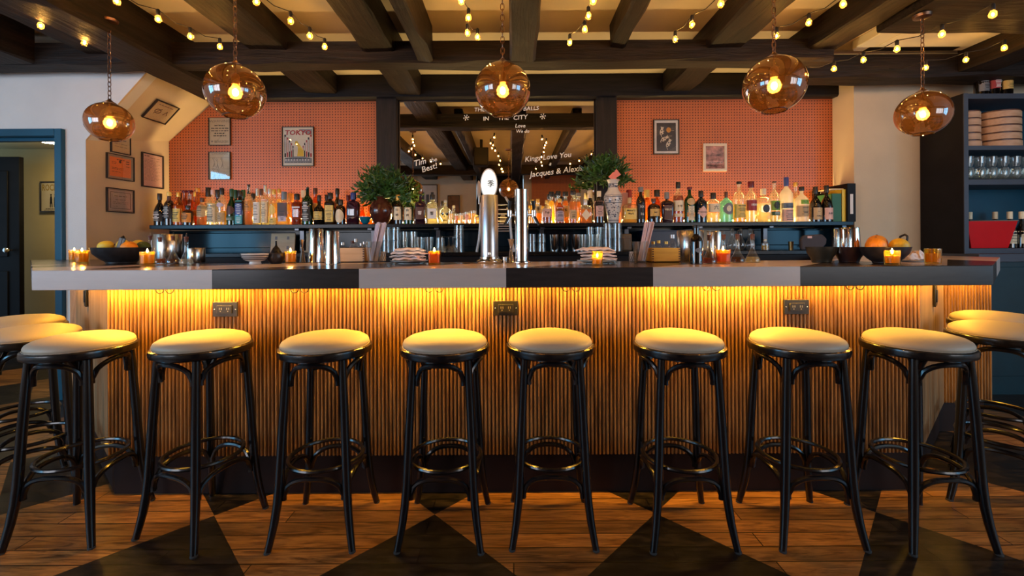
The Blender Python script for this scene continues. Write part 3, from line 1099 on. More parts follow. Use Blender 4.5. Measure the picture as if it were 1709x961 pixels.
def chain(m_, z0, z1):
    z = z0
    i = 0
    while z < z1:
        L, w = .021, .0085
        pts = []
        for k in range(12):
            a = 2 * PI * k / 12
            x = w * math.cos(a)
            zz = L * .5 * math.sin(a) + math.copysign(.006, math.sin(a)) * (abs(math.sin(a)) > .2)
            pts.append((x, 0, z + zz) if i % 2 else (0, x, z + zz))
        m_.tube(pts, .0023, 5, True)
        z += .0265
        i += 1
    return m_


def pendant(px, py, Y, R, ztop, lab):
    c = P(px, py, Y)
    t_ = thing('pendant_lamp', lab, 'pendant lamp', (c.x, Y, c.z), 0, 'amber glass globe pendants')
    a0, a1 = math.asin(.030 / R), math.asin(.052 / R)
    prof = []
    for k in range(25):
        a = PI - a1 - (PI - a1 - a0) * k / 24
        prof.append((R * math.sin(a), R * .97 * math.cos(a)))
    prof = [(prof[0][0] * .93, prof[0][1] + .004)] + prof
    g_ = MB().lathe(prof, 48, cap=False).build('glass_globe', AMBERG, t_, smooth=70)
    MB().tube([(.052 * math.cos(a), .052 * math.sin(a), prof[1][1]) for a in [2 * PI * k / 32 for k in range(32)]], .0025, 6, True).build('rim', AMBERG, g_)
    zt = R * .97 * math.cos(a0)
    MB().lathe([(.033, zt - .003), (.034, zt + .003), (.022, zt + .010), (.010, zt + .020), (.006, zt + .028)], 20).build('cap', CHAINM, t_)
    MB().lathe([(.016, .035), (.018, .045), (.018, .075), (.012, .085), (.005, .09), (.004, zt)], 16).build('socket', mat('aged_brass', (.55, .36, .14), .3, 1.0, var=.1), t_)
    b_ = MB().lathe([(.002, -.038), (.018, -.032), (.028, -.018), (.030, -.002), (.024, .014), (.015, .027), (.013, .036)], 20).build('bulb', CLEARB, t_, smooth=70)
    MB().ball((0, 0, -.004), .013, 12, 8, (1, 1, 1.3)).build('filament', emis('filament_glow', (1.0, .58, .22), 1150.0), b_)
    chain(MB(), zt + .035, ztop - c.z).build('chain', CHAINM, t_)
    MB().lathe([(.045, 0), (.042, -.015), (.01, -.022)], 20, (0, 0, ztop - c.z - .001)).build('ceiling_rose', CHAINM, t_)


pendant(183, 204, 2.589, .118, 2.50, 'amber glass globe lamp on a chain at far left, over the left wing')
pendant(393, 153, 2.10, .132, CEILZ, 'amber glass globe lamp on a chain, second from the left')
pendant(839, 150, 2.10, .134, 2.43, 'amber glass globe lamp on a chain in the middle, before the mirror')
pendant(1292, 142, 2.03, .134, CEILZ, 'amber glass globe lamp on a chain, second from the right')
pendant(1540, 190, 2.51, .130, 2.46, 'amber glass globe lamp on a chain at far right, before the shelving unit')

# ================================================================ STRING LIGHTS
WIRE = mat('black_cable', (.01, .009, .008), .5)
BULBE = emis('string_bulb_glow', (1.0, .54, .16), 900.0)


def strand(lab, pts, zs=2.42, Ys=None, extra=(), sag=.02, power=1.0, ends=()):
    """pts: photo pixels of the bulbs; extra: further bulb points in metres"""
    P3 = []
    for i, (x, y) in enumerate(pts):
        z = zs[i] if isinstance(zs, (list, tuple)) else zs
        P3.append(P(x, y, Ys[i]) if Ys else onz(x, y, z))
    P3 = [Vector(e) for e in extra] + P3
    o = P3[0].copy()
    t_ = thing('string_lights', lab, 'string lights', o, 0, 'strings of small warm bulbs under the beams')
    cable = []
    for i, p in enumerate(P3):
        q = p - o + Vector((0, 0, .052))
        cable.append(q)
        if i < len(P3) - 1:
            n_ = P3[i + 1] - o + Vector((0, 0, .052))
            mid = (q + n_) / 2 + Vector((0, 0, -sag))
            cable.append(mid)
    cable += [Vector(e) - o for e in ends]
    MB().tube(cable, .0028, 5).build('cable', WIRE, t_)
    for p in P3:
        q = p - o
        b_ = MB().lathe([(.003, -.020), (.013, -.014), (.017, -.003), (.015, .008), (.008, .020), (.007, .024)], 12, q).build('bulb', BULBG, t_, smooth=70)
        MB().ball(q, .0048, 8, 6, (1, 1, 1.5)).build('filament', BULBE, b_)
        MB().lathe([(.009, .020), (.010, .026), (.010, .048), (.006, .055)], 10, q).build('socket', WIRE, t_)


BULBG = thin_glass('small_bulb_glass', (1.0, .85, .5), 1.0, .12, (1.0, .6, .12))
strand('string of warm bulbs beneath the far left joists', [(68, 43), (141, 72)], extra=[(-2.6, 1.9, 2.44), (-2.65, 2.2, 2.43)])
strand('string of warm bulbs left of the second globe lamp', [(195, 2), (264, 32), (318, 61), (367, 78)], 2.41, extra=[(-2.05, 1.7, 2.43), (-2.03, 2.0, 2.42)])
strand('string of warm bulbs right of the second globe lamp', [(428, 3), (485, 35), (517, 60), (542, 78)], 2.41,
       extra=[(-1.15, .9, 2.46), (-1.25, 1.2, 2.44), (-1.32, 1.5, 2.43), (-1.36, 1.8, 2.42), (-1.38, 2.1, 2.41)])
strand('string of warm bulbs just left of the middle globe lamp', [(770, 2), (782, 30), (780, 55), (797, 62)], [2.41, 2.41, 2.40, 2.44],
       extra=[(-.16, .1, 2.46), (-.17, .55, 2.43), (-.20, 1.0, 2.42), (-.17, 1.35, 2.42), (-.19, 1.7, 2.42), (-.22, 2.1, 2.41)])
strand('string of warm bulbs just right of the middle globe lamp', [(990, 2), (982, 27), (976, 49), (951, 71)], 2.41,
       extra=[(.42, .4, 2.46), (.50, .8, 2.44), (.46, 1.2, 2.42), (.44, 1.6, 2.42), (.44, 2.0, 2.41)])
strand('string of warm bulbs left of the second lamp from the right', [(1203, 7), (1155, 41), (1127, 66)], 2.41,
       extra=[(.95, .9, 2.45), (1.05, 1.2, 2.44), (1.12, 1.5, 2.43), (1.13, 1.8, 2.42), (1.15, 2.1, 2.42)])
strand('string of warm bulbs crossing before the second lamp from the right', [(1407, 7), (1350, 38), (1296, 60)], [2.41, 2.41, 2.42], extra=[(1.72, 1.8, 2.44), (1.75, 2.05, 2.42)])
strand('long string of warm bulbs running over the far right lamp to the pegboard corner', [(1657, 24), (1572, 57), (1497, 82), (1441, 100), (1392, 115), (1345, 124)], Ys=[2.2, 2.4, 2.62, 2.85, 3.0, 3.1])
strand('string of warm bulbs over the shelving unit at far right', [(1676, 80), (1612, 100), (1545, 113)], Ys=[2.9, 3.0, 3.1], ends=[(2.95, 3.30, 2.46), (2.9, 3.38, 2.50)])

# ================================================================ FRAMED PICTURES
FRB = mat('black_picture_frame', (.015, .012, .012), .35, var=.1)
FRW = mat('cream_picture_frame', (.70, .60, .50), .5, var=.05)


def frame(name, lab, cat, origin, ex, ez, paper, fm=None, bw=.010, depth=.018, group=None, mat_col=None, mb_=0.0):
    """origin: lower left corner of the picture on the wall; ex and ez: its edge vectors. Local x to the right, z up, y into the wall"""
    w, h = ex.length, ez.length
    X, Z = ex.normalized(), ez.normalized()
    Yv = Z.cross(X).normalized()
    Z = X.cross(Yv).normalized()
    t_ = thing(name, lab, cat, origin, 0, group)
    t_.matrix_world = Matrix(((X.x, Yv.x, Z.x, origin.x), (X.y, Yv.y, Z.y, origin.y), (X.z, Yv.z, Z.z, origin.z), (0, 0, 0, 1)))
    m_ = MB()
    m_.box(0, w, -depth, 0, 0, bw).box(0, w, -depth, 0, h - bw, h).box(0, bw, -depth, 0, bw, h - bw).box(w - bw, w, -depth, 0, bw, h - bw)
    m_.build('frame', fm or FRB, t_, bevel=.0015)
    if mat_col:
        MB().box(bw, w - bw, -depth * .45, -.001, bw, h - bw).build('mount', mat_col, t_, smooth=0)
    pr = MB().box(bw + mb_, w - bw - mb_, -depth * .5, -.002, bw + mb_, h - bw - mb_).build('print', paper, t_, smooth=0)
    MB().box(bw, w - bw, -depth * .72, -depth * .68, bw, h - bw).build('glazing', PANE, t_, smooth=0)
    return t_, pr, w, h, -depth * .5 - .0006


def lines(pr, rows, y, mt, name='printed_text'):
    m_ = MB()
    for (x0, x1, z, hh) in rows:
        x = x0
        rnd = random.Random(int(z * 9999))
        while x < x1:
            L = min(rnd.uniform(.012, .035), x1 - x)
            m_.box(x, x + L, y, y + .0005, z, z + hh)
            x += L + .006
    if m_.v:
        m_.build(name, mt, pr, smooth=0)


def wallpic(name, lab, cat, x0, y0, x1, y1, paper, Y=3.998, **kw):
    a, b, c = P(x0, y1, Y), P(x1, y1, Y), P(x0, y0, Y)
    a.y = b.y = c.y = Y
    b.z = a.z
    c.x = a.x
    return frame(name, lab, cat, a, b - a, c - a, paper, **kw)


BUFF = mat('buff_notice', (.56, .44, .28), .6, var=.05)
t, pr, w, h, y = wallpic('framed_notice', 'buff WARNING notice in a thin black frame on the pegboard', 'notice', 350, 197, 386, 243, BUFF, bw=.004, group='notices on the left pegboard')
text('lettering', 'WARNING', .032, (w / 2, y, h * .87), (PI / 2, 0, 0), GREYINK, pr, sx=1.25)
lines(pr, [(.05, w - .05, h * .70, .008), (.02, w - .02, h * .60, .008), (.02, w - .02, h * .51, .008), (.05, w - .05, h * .42, .008), (.04, w - .04, h * .33, .008), (.05, w - .02, h * .16, .003), (.05, w - .02, h * .13, .003), (.05, w - .02, h * .10, .003)], y, INK)
MB().lathe([(.008, 0), (.008, .0005)], 12, rot=0).xform(Matrix.Translation((.028, y, h * .14)) @ Matrix.Rotation(PI / 2, 4, 'X')).build('seal', GREYINK, pr)
t, pr, w, h, y = wallpic('framed_notice', 'buff CHOKING notice below the WARNING notice on the pegboard', 'notice', 350, 254, 386, 300, BUFF, bw=.004, group='notices on the left pegboard')
text('lettering', 'CHOKING', .026, (w / 2, y, h * .93), (PI / 2, 0, 0), GREYINK, pr, sx=1.25)
m = MB().box(.01, w - .01, y, y + .0005, h * .79, h * .80).box(.01, w - .01, y, y + .0005, h * .38, h * .39)
for (cx_, cz) in ((.045, h * .62), (.075, h * .58), (.12, h * .6), (.045, h * .22), (.09, h * .2)):
    m.tube([(cx_, y, cz - .04), (cx_ + .006, y, cz), (cx_ - .004, y, cz + .03)], .0012, 4)
    m.tube([(cx_ - .01, y, cz - .045), (cx_ + .006, y, cz - .005), (cx_ + .014, y, cz - .045)], .0012, 4)
    m.tube([(cx_ - .004 + .008 * math.cos(a), y, cz + .037 + .008 * math.sin(a)) for a in [2 * PI * k / 10 for k in range(10)]], .001, 4, True)
m.build('line_drawing', GREYINK, pr)
# TOKYO poster
t, pr, w, h, y = wallpic('framed_poster', 'white TOKYO street poster in a black frame on the pegboard', 'poster', 472, 212, 525, 278, mat('poster_cream', (.72, .66, .52), .5, var=.03), bw=.007)
REDP = mat('poster_red', (.40, .03, .03), .5)
GRYP = mat('poster_grey', (.24, .25, .27), .5, var=.1)
YELP = mat('poster_yellow', (.80, .52, .02), .5, var=.05)
m = MB()
m.slab([(.02, y, .03), (w - .02, y, .03), (w - .02, y, .075), (w * .66, y, .09), (w * .35, y, .09), (.02, y, .075)], (0, .0004, 0))
m.slab([(w * .5, y, h - .022), (w - .018, y, h - .022), (w - .018, y, h * .80), (w * .72, y, h * .84)], (0, .0004, 0))
m.build('printed_street', GRYP, pr, smooth=0)
text('lettering', 'TOKYO', .060, (w * .5, y - .0008, h * .845), (PI / 2, 0, 0), REDP, pr, sx=1.15, shear=.12, bold=.0022)
m = MB().slab([(w * .47 + .05 * a_ - (0.02 if b_ > .7 else 0), y - .0002, .092 + .14 * b_) for a_, b_ in ((0, 0), (1.2, 0), (1.2, .35), (1.0, .5), (.7, .85), (.45, 1), (.1, 1), (-.05, .85), (.15, .6), (.1, .3))], (0, .0003, 0))
m.build('printed_yellow_shape', YELP, pr, smooth=0)
mr, mk, mw = MB(), MB(), MB()
rnd = random.Random(3)
for i, xx in enumerate((.02, .042, .062, .08, .095)):
    for s in (0, 1):
        ww = .016 - i * .0018
        top = h * (.80 - i * .07)
        xa = xx if s == 0 else w - xx - ww
        (mr if (i + s) % 2 else mk).box(xa, xa + ww, y, y + .0004, .085, top)
        mw.box(xa + ww * .3, xa + ww * .75, y - .0003, y, .12 + i * .008, top - .02)
mr.build('printed_red_buildings', REDP, pr, smooth=0)
mk.build('printed_dark_buildings', INK, pr, smooth=0)
mw.build('printed_signs', WHITEP, pr, smooth=0)
m = MB()
for k in range(9):
    xx = .03 + k * (w - .06) / 9
    m.box(xx, xx + .008, y - .0003, y, .052, .066)
m.build('printed_crossing', WHITEP, pr, smooth=0)
lines(pr, [(.025, w - .025, .036, .004), (.03, w - .03, .069, .006)], y - .0003, INK)
# cat print
t, pr, w, h, y = wallpic('framed_print', 'black framed print of white spotted cats on a dark ground', 'picture', 1090, 200, 1133, 258, mat('print_dark_ground', (.07, .06, .06), .6, var=.25, vscale=12), bw=.008, mat_col=WHITEP, mb_=.022)
CW = mat('print_cream', (.80, .68, .52), .6, var=.05)


def blob(m_, cx_, cz, rx, rz, an=0.0, yy=0.0, n=14):
    pts = []
    for k in range(n):
        a = 2 * PI * k / n
        px_, pz = rx * math.cos(a), rz * math.sin(a)
        pts.append((cx_ + px_ * math.cos(an) - pz * math.sin(an), yy, cz + px_ * math.sin(an) + pz * math.cos(an)))
    m_.slab(pts, (0, .0003, 0))


m, k_ = MB(), MB()
for (cx_, cz, an) in ((.075, h * .64, 1.4), (.095, h * .44, .5), (.135, h * .30, 1.1)):
    ca, sa = math.cos(an), math.sin(an)
    blob(m, cx_, cz, .030, .016, an, y)
    blob(m, cx_ + .034 * ca, cz + .034 * sa, .014, .012, an, y - .0002)
    for s in (-1, 1):
        q = Vector((cx_ + .040 * ca - s * .009 * sa, y, cz + .040 * sa + s * .009 * ca))
        m.slab([q, q + Vector((.014 * ca - s * .004 * sa, 0, .014 * sa + s * .004 * ca)), q + Vector((s * .006 * -sa, 0, s * .006 * ca))], (0, .0003, 0))
        m.tube([(cx_ - .01 * s * ca, y, cz - .01 * s * sa), (cx_ - .01 * s * ca + .022 * sa, y, cz - .01 * s * sa - .022 * ca)], .003, 5)
    m.tube([(cx_ - .03 * ca, y, cz - .03 * sa), (cx_ - .045 * ca + .01, y, cz - .045 * sa), (cx_ - .05 * ca + .02, y, cz - .05 * sa - .01)], .0022, 5)
    blob(k_, cx_ + .012 * ca, cz + .012 * sa, .007, .008, an, y - .0006)
    blob(k_, cx_ - .016 * ca, cz - .016 * sa, .007, .006, an, y - .0006)
m.build('printed_cats', CW, pr, smooth=0)
k_.build('printed_spots', INK, pr, smooth=0)
m = MB()
blob(m, .140, h * .70, .022, .024, 0, y)
m.build('printed_orange_dish', mat('print_orange', (.75, .33, .06), .6, var=.2, vscale=60), pr, smooth=0)
m = MB().tube([(.12, y, h * .52), (.17, y, h * .525)], .0012, 4).tube([(.165, y, h * .68), (.19, y, h * .685)], .0012, 4)
m.build('printed_chopsticks', CW, pr)
t, pr, w, h, y = wallpic('framed_print', 'small white framed pink and brown abstract print', 'picture', 1173, 240, 1212, 286, mat('print_pink_abstract', (.50, .22, .18), .6, var=.75, vscale=22, stretch=(1, 1, 1.4)), fm=FRW, bw=.022)
lines(pr, [(.04, w - .05, h * .2, .006), (.05, w - .04, h * .3, .005), (.04, w - .06, h * .55, .004)], y, INK, 'printed_marks')

# frames on the alcove side wall (image positions on the slanting wall plane)
wn = Vector((b1.x - c1.x, 4.0 - LY, 0)).normalized()        # runs into the room's depth
wp = Vector((c1.x, LY, 0))


def onside(x, y):
    """point of the alcove side wall seen at pixel x, y"""
    dx, dy = (x - CX) / F, (HY - y) / F
    d = Vector((dx + ROLL * dy, 1, dy - ROLL * dx))
    nn = Vector((wn.y, -wn.x, 0))
    s = (wp.x * nn.x + wp.y * nn.y) / (d.x * nn.x + d.y * nn.y)
    return Vector((d.x * s, s, EYE + d.z * s)) + nn * .001


def sidepic(name, lab, cat, x0, yb, x1, yt, paper, **kw):
    a, b = onside(x0, yb), onside(x1, yb)
    c = onside(x0, yt)
    b.z = a.z
    return frame(name, lab, cat, a, b - a, Vector((0, 0, c.z - a.z)), paper, **kw)


GR = 'framed papers on the alcove wall'
t, pr, w, h, y = sidepic('framed_certificate', 'small buff certificate at the top of the alcove wall, half behind the left globe', 'certificate', 183, 253, 216, 222, BUFF, group=GR, bw=.006)
lines(pr, [(.03, w - .03, h * .7, .010), (.03, w - .03, h * .5, .004), (.03, w - .03, h * .35, .004)], y, GREYINK)
t, pr, w, h, y = sidepic('framed_permit', 'bright orange permit in a grey mat and black frame on the alcove wall', 'permit', 176, 297, 222, 254, mat('orange_permit', (.80, .20, .04), .5, var=.03), group=GR, bw=.006, mat_col=mat('grey_mount', (.30, .26, .22), .7), mb_=.018)
lines(pr, [(.08, w - .08, h * .78, .006), (.04, w * .35, h * .68, .003), (.04, w * .35, h * .62, .003), (w * .7, w - .04, h * .75, .006), (w * .7, w - .04, h * .66, .006), (w * .7, w - .04, h * .55, .004), (.04, w * .6, h * .45, .003), (.04, w * .6, h * .40, .003), (.04, w * .5, h * .3, .003)], y, INK)
m = MB()
blob(m, w * .48, h * .72, .010, .012, 0, y - .0003)
m.build('seal', INK, pr, smooth=0)
t, pr, w, h, y = sidepic('framed_certificate', 'grey certificate with a ruled border in a black frame, lowest on the alcove wall', 'certificate', 176, 353, 222, 312, mat('grey_certificate', (.46, .38, .36), .6, var=.04), group=GR, bw=.007, mat_col=mat('grey_mount', (.30, .26, .22), .7), mb_=.010)
m = MB()
for (x0, x1, z0, z1) in ((.03, w - .03, .03, .033), (.03, w - .03, h - .033, h - .03), (.03, .033, .03, h - .03), (w - .033, w - .03, .03, h - .03)):
    m.box(x0, x1, y, y + .0005, z0, z1)
m.build('ruled_border', INK, pr, smooth=0)
lines(pr, [(.06, w - .06, h * .66, .007), (.07, w - .07, h * .52, .004), (.05, w - .05, h * .42, .003), (.05, w - .05, h * .36, .003), (.05, w * .4, h * .24, .003)], y, GREYINK)
t, pr, w, h, y = sidepic('framed_licence', 'tall pink paper in a black frame beside the pegboard corner', 'licence', 235, 311, 271, 253, mat('pink_paper', (.74, .48, .44), .5, var=.03), group=GR, bw=.010)
lines(pr, [(.025, .07, h * .90, .008), (.08, w - .03, h * .86, .004)] + [(.025, w - .03 - .02 * (k % 3), h * (.80 - .035 * k), .0025) for k in range(18)], y, GREYINK)
# picture on the stair slope
sn = (c3 - c1).cross(b1 - c1).normalized()
if sn.z > 0:
    sn = -sn


def onslope(x, y):
    dx, dy = (x - CX) / F, (HY - y) / F
    d = Vector((dx + ROLL * dy, 1, dy - ROLL * dx))
    o_ = Vector((0, 0, EYE))
    s = (c1 - o_).dot(sn) / d.dot(sn)
    return o_ + d * s + sn * .004


a, b, c = onslope(234, 193), onslope(273, 206), onslope(264, 165)
ex = b - a
ez = c - a
ez = ez - ex.normalized() * ez.dot(ex.normalized())
t, pr, w, h, y = frame('framed_print', 'buff line drawing in a black frame on the sloping stair underside', 'picture', a, ex, ez, BUFF, bw=.008)
m = MB().tube([(w * .35 + .03 * math.cos(k_), y, h * .5 + .02 * math.sin(k_)) for k_ in [2 * PI * k / 16 for k in range(16)]], .0025, 5, True)
m.tube([(w * .25, y, h * .35), (w * .45, y, h * .65)], .0025, 5).tube([(w * .62, y, h * .4), (w * .70, y, h * .6), (w * .78, y, h * .4)], .0025, 5)
m.build('line_drawing', INK, pr)
lines(pr, [(w * .2, w * .8, h * .80, .008)], y, GREYINK)
# poster in the corridor
a = P(69, 354, 4.895)
b = P(112, 354, 4.895)
b.z = a.z
t, pr, w, h, y = frame('framed_poster', 'poster headed ROCK with two small dark figures, on the corridor wall beyond the doorway', 'poster', a, Vector((.36, 0, 0)), Vector((0, 0, P(69, 303, 4.895).z - a.z)), mat('poster_grey_cream', (.50, .44, .32), .6, var=.05), bw=.012)
text('lettering', 'ROCK', .098, (.018, y, h * .79), (PI / 2, 0, 0), mat('ochre_ink', (.30, .20, .03), .6), pr, 'LEFT', sx=.62, bold=.002)
m = MB()
for cx_ in (.12, .165):
    blob(m, cx_, h * .40, .014, .045, 0, y)
    blob(m, cx_, h * .40 + .055, .010, .011, 0, y)
    m.slab([(cx_ - .014, y, h * .40 - .02), (cx_ - .001, y, h * .40 - .02), (cx_ - .004, y, h * .40 - .085), (cx_ - .014, y, h * .40 - .085)], (0, .0003, 0))
    m.slab([(cx_ + .001, y, h * .40 - .02), (cx_ + .014, y, h * .40 - .02), (cx_ + .016, y, h * .40 - .085), (cx_ + .006, y, h * .40 - .085)], (0, .0003, 0))
m.build('printed_figures', INK, pr, smooth=0)
lines(pr, [(.06, w - .05, h * .09, .008), (.04, w - .05, h * .05, .005)], y, INK)
# pictures on the wall opposite, seen in the mirror
for (px, py, ww, hh, lab, cm) in ((728, 330, .40, .46, 'white print of grey towers in a black frame, seen only in the mirror', WHITEP), (748, 345, .26, .38, 'small brown photograph in a dark frame, seen only in the mirror', mat('brown_photo', (.20, .10, .05), .5, var=.6, vscale=9))):
    v = P(px, py, 9.22)
    a = Vector((v.x + (-.17 if px < 740 else .12) + ww / 2, -1.249, v.z - hh * .5 + .05))
    t, pr, w, h, y = frame('framed_print', lab, 'picture', a, Vector((-ww, 0, 0)), Vector((0, 0, hh)), cm, bw=.015)
    if px < 740:
        m = MB()
        for k, x in enumerate((.08, .18, .28)):
            m.box(x, x + .06, y, y + .0005, .03, .30 - .05 * (k % 2))
        m.build('printed_towers', mat('slate_ink', (.1, .12, .15), .6), pr, smooth=0)

# ================================================================ BOTTLES ON THE SHELF
def liquid(name, col, a=.5):
    return thin_glass('liquid_' + name, [min(1, c * .95 + .04) for c in col], .5, a, col, .1)


LIQ = {'amber': liquid('amber', (.80, .36, .05), .65), 'dark': liquid('dark', (.12, .04, .015), .8), 'gold': liquid('gold', (.95, .68, .14), .6),
       'pale': liquid('pale', (.92, .84, .55), .38), 'red': liquid('red', (.42, .10, .02), .7), 'clear': liquid('clear', (.88, .90, .82), .35)}
GL = {'clear': thin_glass('bottle_clear', (.93, .94, .88), 2.0, .10, (.9, .86, .66)),
      'amber': thin_glass('bottle_amber', (.75, .42, .12), 1.5, .15, (.6, .25, .04)),
      'green': thin_glass('bottle_green', (.05, .20, .08), 1.8, .55, (.01, .07, .025)),
      'black': thin_glass('bottle_black', (.02, .02, .02), 1.8, .9, (.012, .010, .010)),
      'brown': thin_glass('bottle_brown', (.12, .05, .02), 1.8, .7, (.05, .018, .008)),
      'teal': thin_glass('bottle_teal', (.50, .86, .80), 1.5, .35, (.20, .62, .56)),
      'blue': thin_glass('bottle_blueblack', (.02, .06, .12), 2.0, .85, (.008, .02, .04)),
      'frost': thin_glass('bottle_frosted', (.90, .88, .84), 1.0, .75, (.82, .76, .68), .3),
      'purple': thin_glass('bottle_purple', (.25, .12, .22), 1.8, .6, (.08, .03, .06))}
COLS = {'cream': (.88, .74, .50), 'white': (.90, .85, .78), 'yellow': (.90, .62, .14), 'orange': (.80, .30, .04), 'black': (.015, .013, .013), 'teal': (.05, .34, .38),
        'lilac': (.58, .46, .52), 'pink': (.80, .48, .40), 'red': (.34, .03, .035), 'green': (.20, .42, .05), 'blue': (.03, .06, .25), 'gold': (.70, .42, .10),
        'grey': (.20, .20, .21), 'brown': (.10, .035, .02), 'silver': (.6, .6, .6), 'burgundy': (.13, .012, .025), 'buff': (.62, .42, .20), 'dkgreen': (.02, .09, .04), 'bluegrey': (.15, .20, .26)}


def lab_m(k):
    return mat('label_' + k, COLS[k], .5, var=.05, vscale=40)


def cap_m(k):
    return mat('cap_' + k, COLS[k], .35, .7 if k in ('gold', 'silver') else 0, var=.08, vscale=30)


SHAPES = {  # (height fraction, radius fraction of half width; n marks neck radius)
    'round': [(0, .86), (.012, 1), (.56, 1), (.64, .93), (.70, .70), (.75, .42), (.79, 'n'), (.95, 'n')],
    'slim': [(0, .9), (.01, 1), (.62, 1), (.68, .85), (.73, .5), (.77, 'n'), (.96, 'n')],
    'wine': [(0, .88), (.01, 1), (.42, 1), (.54, .84), (.63, .58), (.71, 'n'), (.96, 'n')],
    'squat': [(0, .9), (.015, 1), (.62, 1), (.70, .86), (.76, .5), (.79, 'n'), (.92, 'n')],
    'belly': [(0, .8), (.02, .9), (.22, 1), (.45, 1), (.56, .8), (.63, .45), (.68, 'n'), (.95, 'n')],
    'square': [(0, .95), (.012, 1), (.66, 1), (.72, .85), (.75, .45), (.78, 'n'), (.94, 'n')],
    'flask': [(0, .78), (.02, .82), (.60, 1), (.66, .9), (.70, .45), (.74, 'n'), (.92, 'n')],
    'ball': [(0, .6), (.03, .8), (.2, 1), (.38, 1), (.52, .75), (.60, .4), (.66, 'n'), (.9, 'n')],
}


def shape_patch(m_, surf, kind, w, z0, z1):
    """label of the given outline laid over the front of a bottle; surf(x, z) gives the front y"""
    zc, hz = (z0 + z1) / 2, (z1 - z0) / 2
    if kind == 'rect':
        nx, nz = 8, 3
        vs = []
        for j in range(nz + 1):
            z = z0 + (z1 - z0) * j / nz
            for i in range(nx + 1):
                x = -w / 2 + w * i / nx
                vs.append((x, surf(x, z), z))
        fs = [(j * (nx + 1) + i, j * (nx + 1) + i + 1, (j + 1) * (nx + 1) + i + 1, (j + 1) * (nx + 1) + i) for j in range(nz) for i in range(nx)]
        m_.add(vs, fs)
        return
    n = 24 if kind in ('oval',) else 4
    rings = 4
    vs = [(0, surf(0, zc), zc)]
    for r in range(1, rings + 1):
        for k in range(24):
            a = 2 * PI * k / 24
            if kind == 'oval':
                u, v = math.cos(a), math.sin(a)
            else:
                s_ = 1 / (abs(math.cos(a)) + abs(math.sin(a)))
                u, v = math.cos(a) * s_, math.sin(a) * s_
            x, z = u * w / 2 * r / rings, zc + v * hz * r / rings
            vs.append((x, surf(x, z), z))
    fs = [(0, 1 + k, 1 + (k + 1) % 24) for k in range(24)]
    for r in range(rings - 1):
        o = 1 + r * 24
        fs += [(o + k, o + 24 + k, o + 24 + (k + 1) % 24, o + (k + 1) % 24) for k in range(24)]
    m_.add(vs, fs)


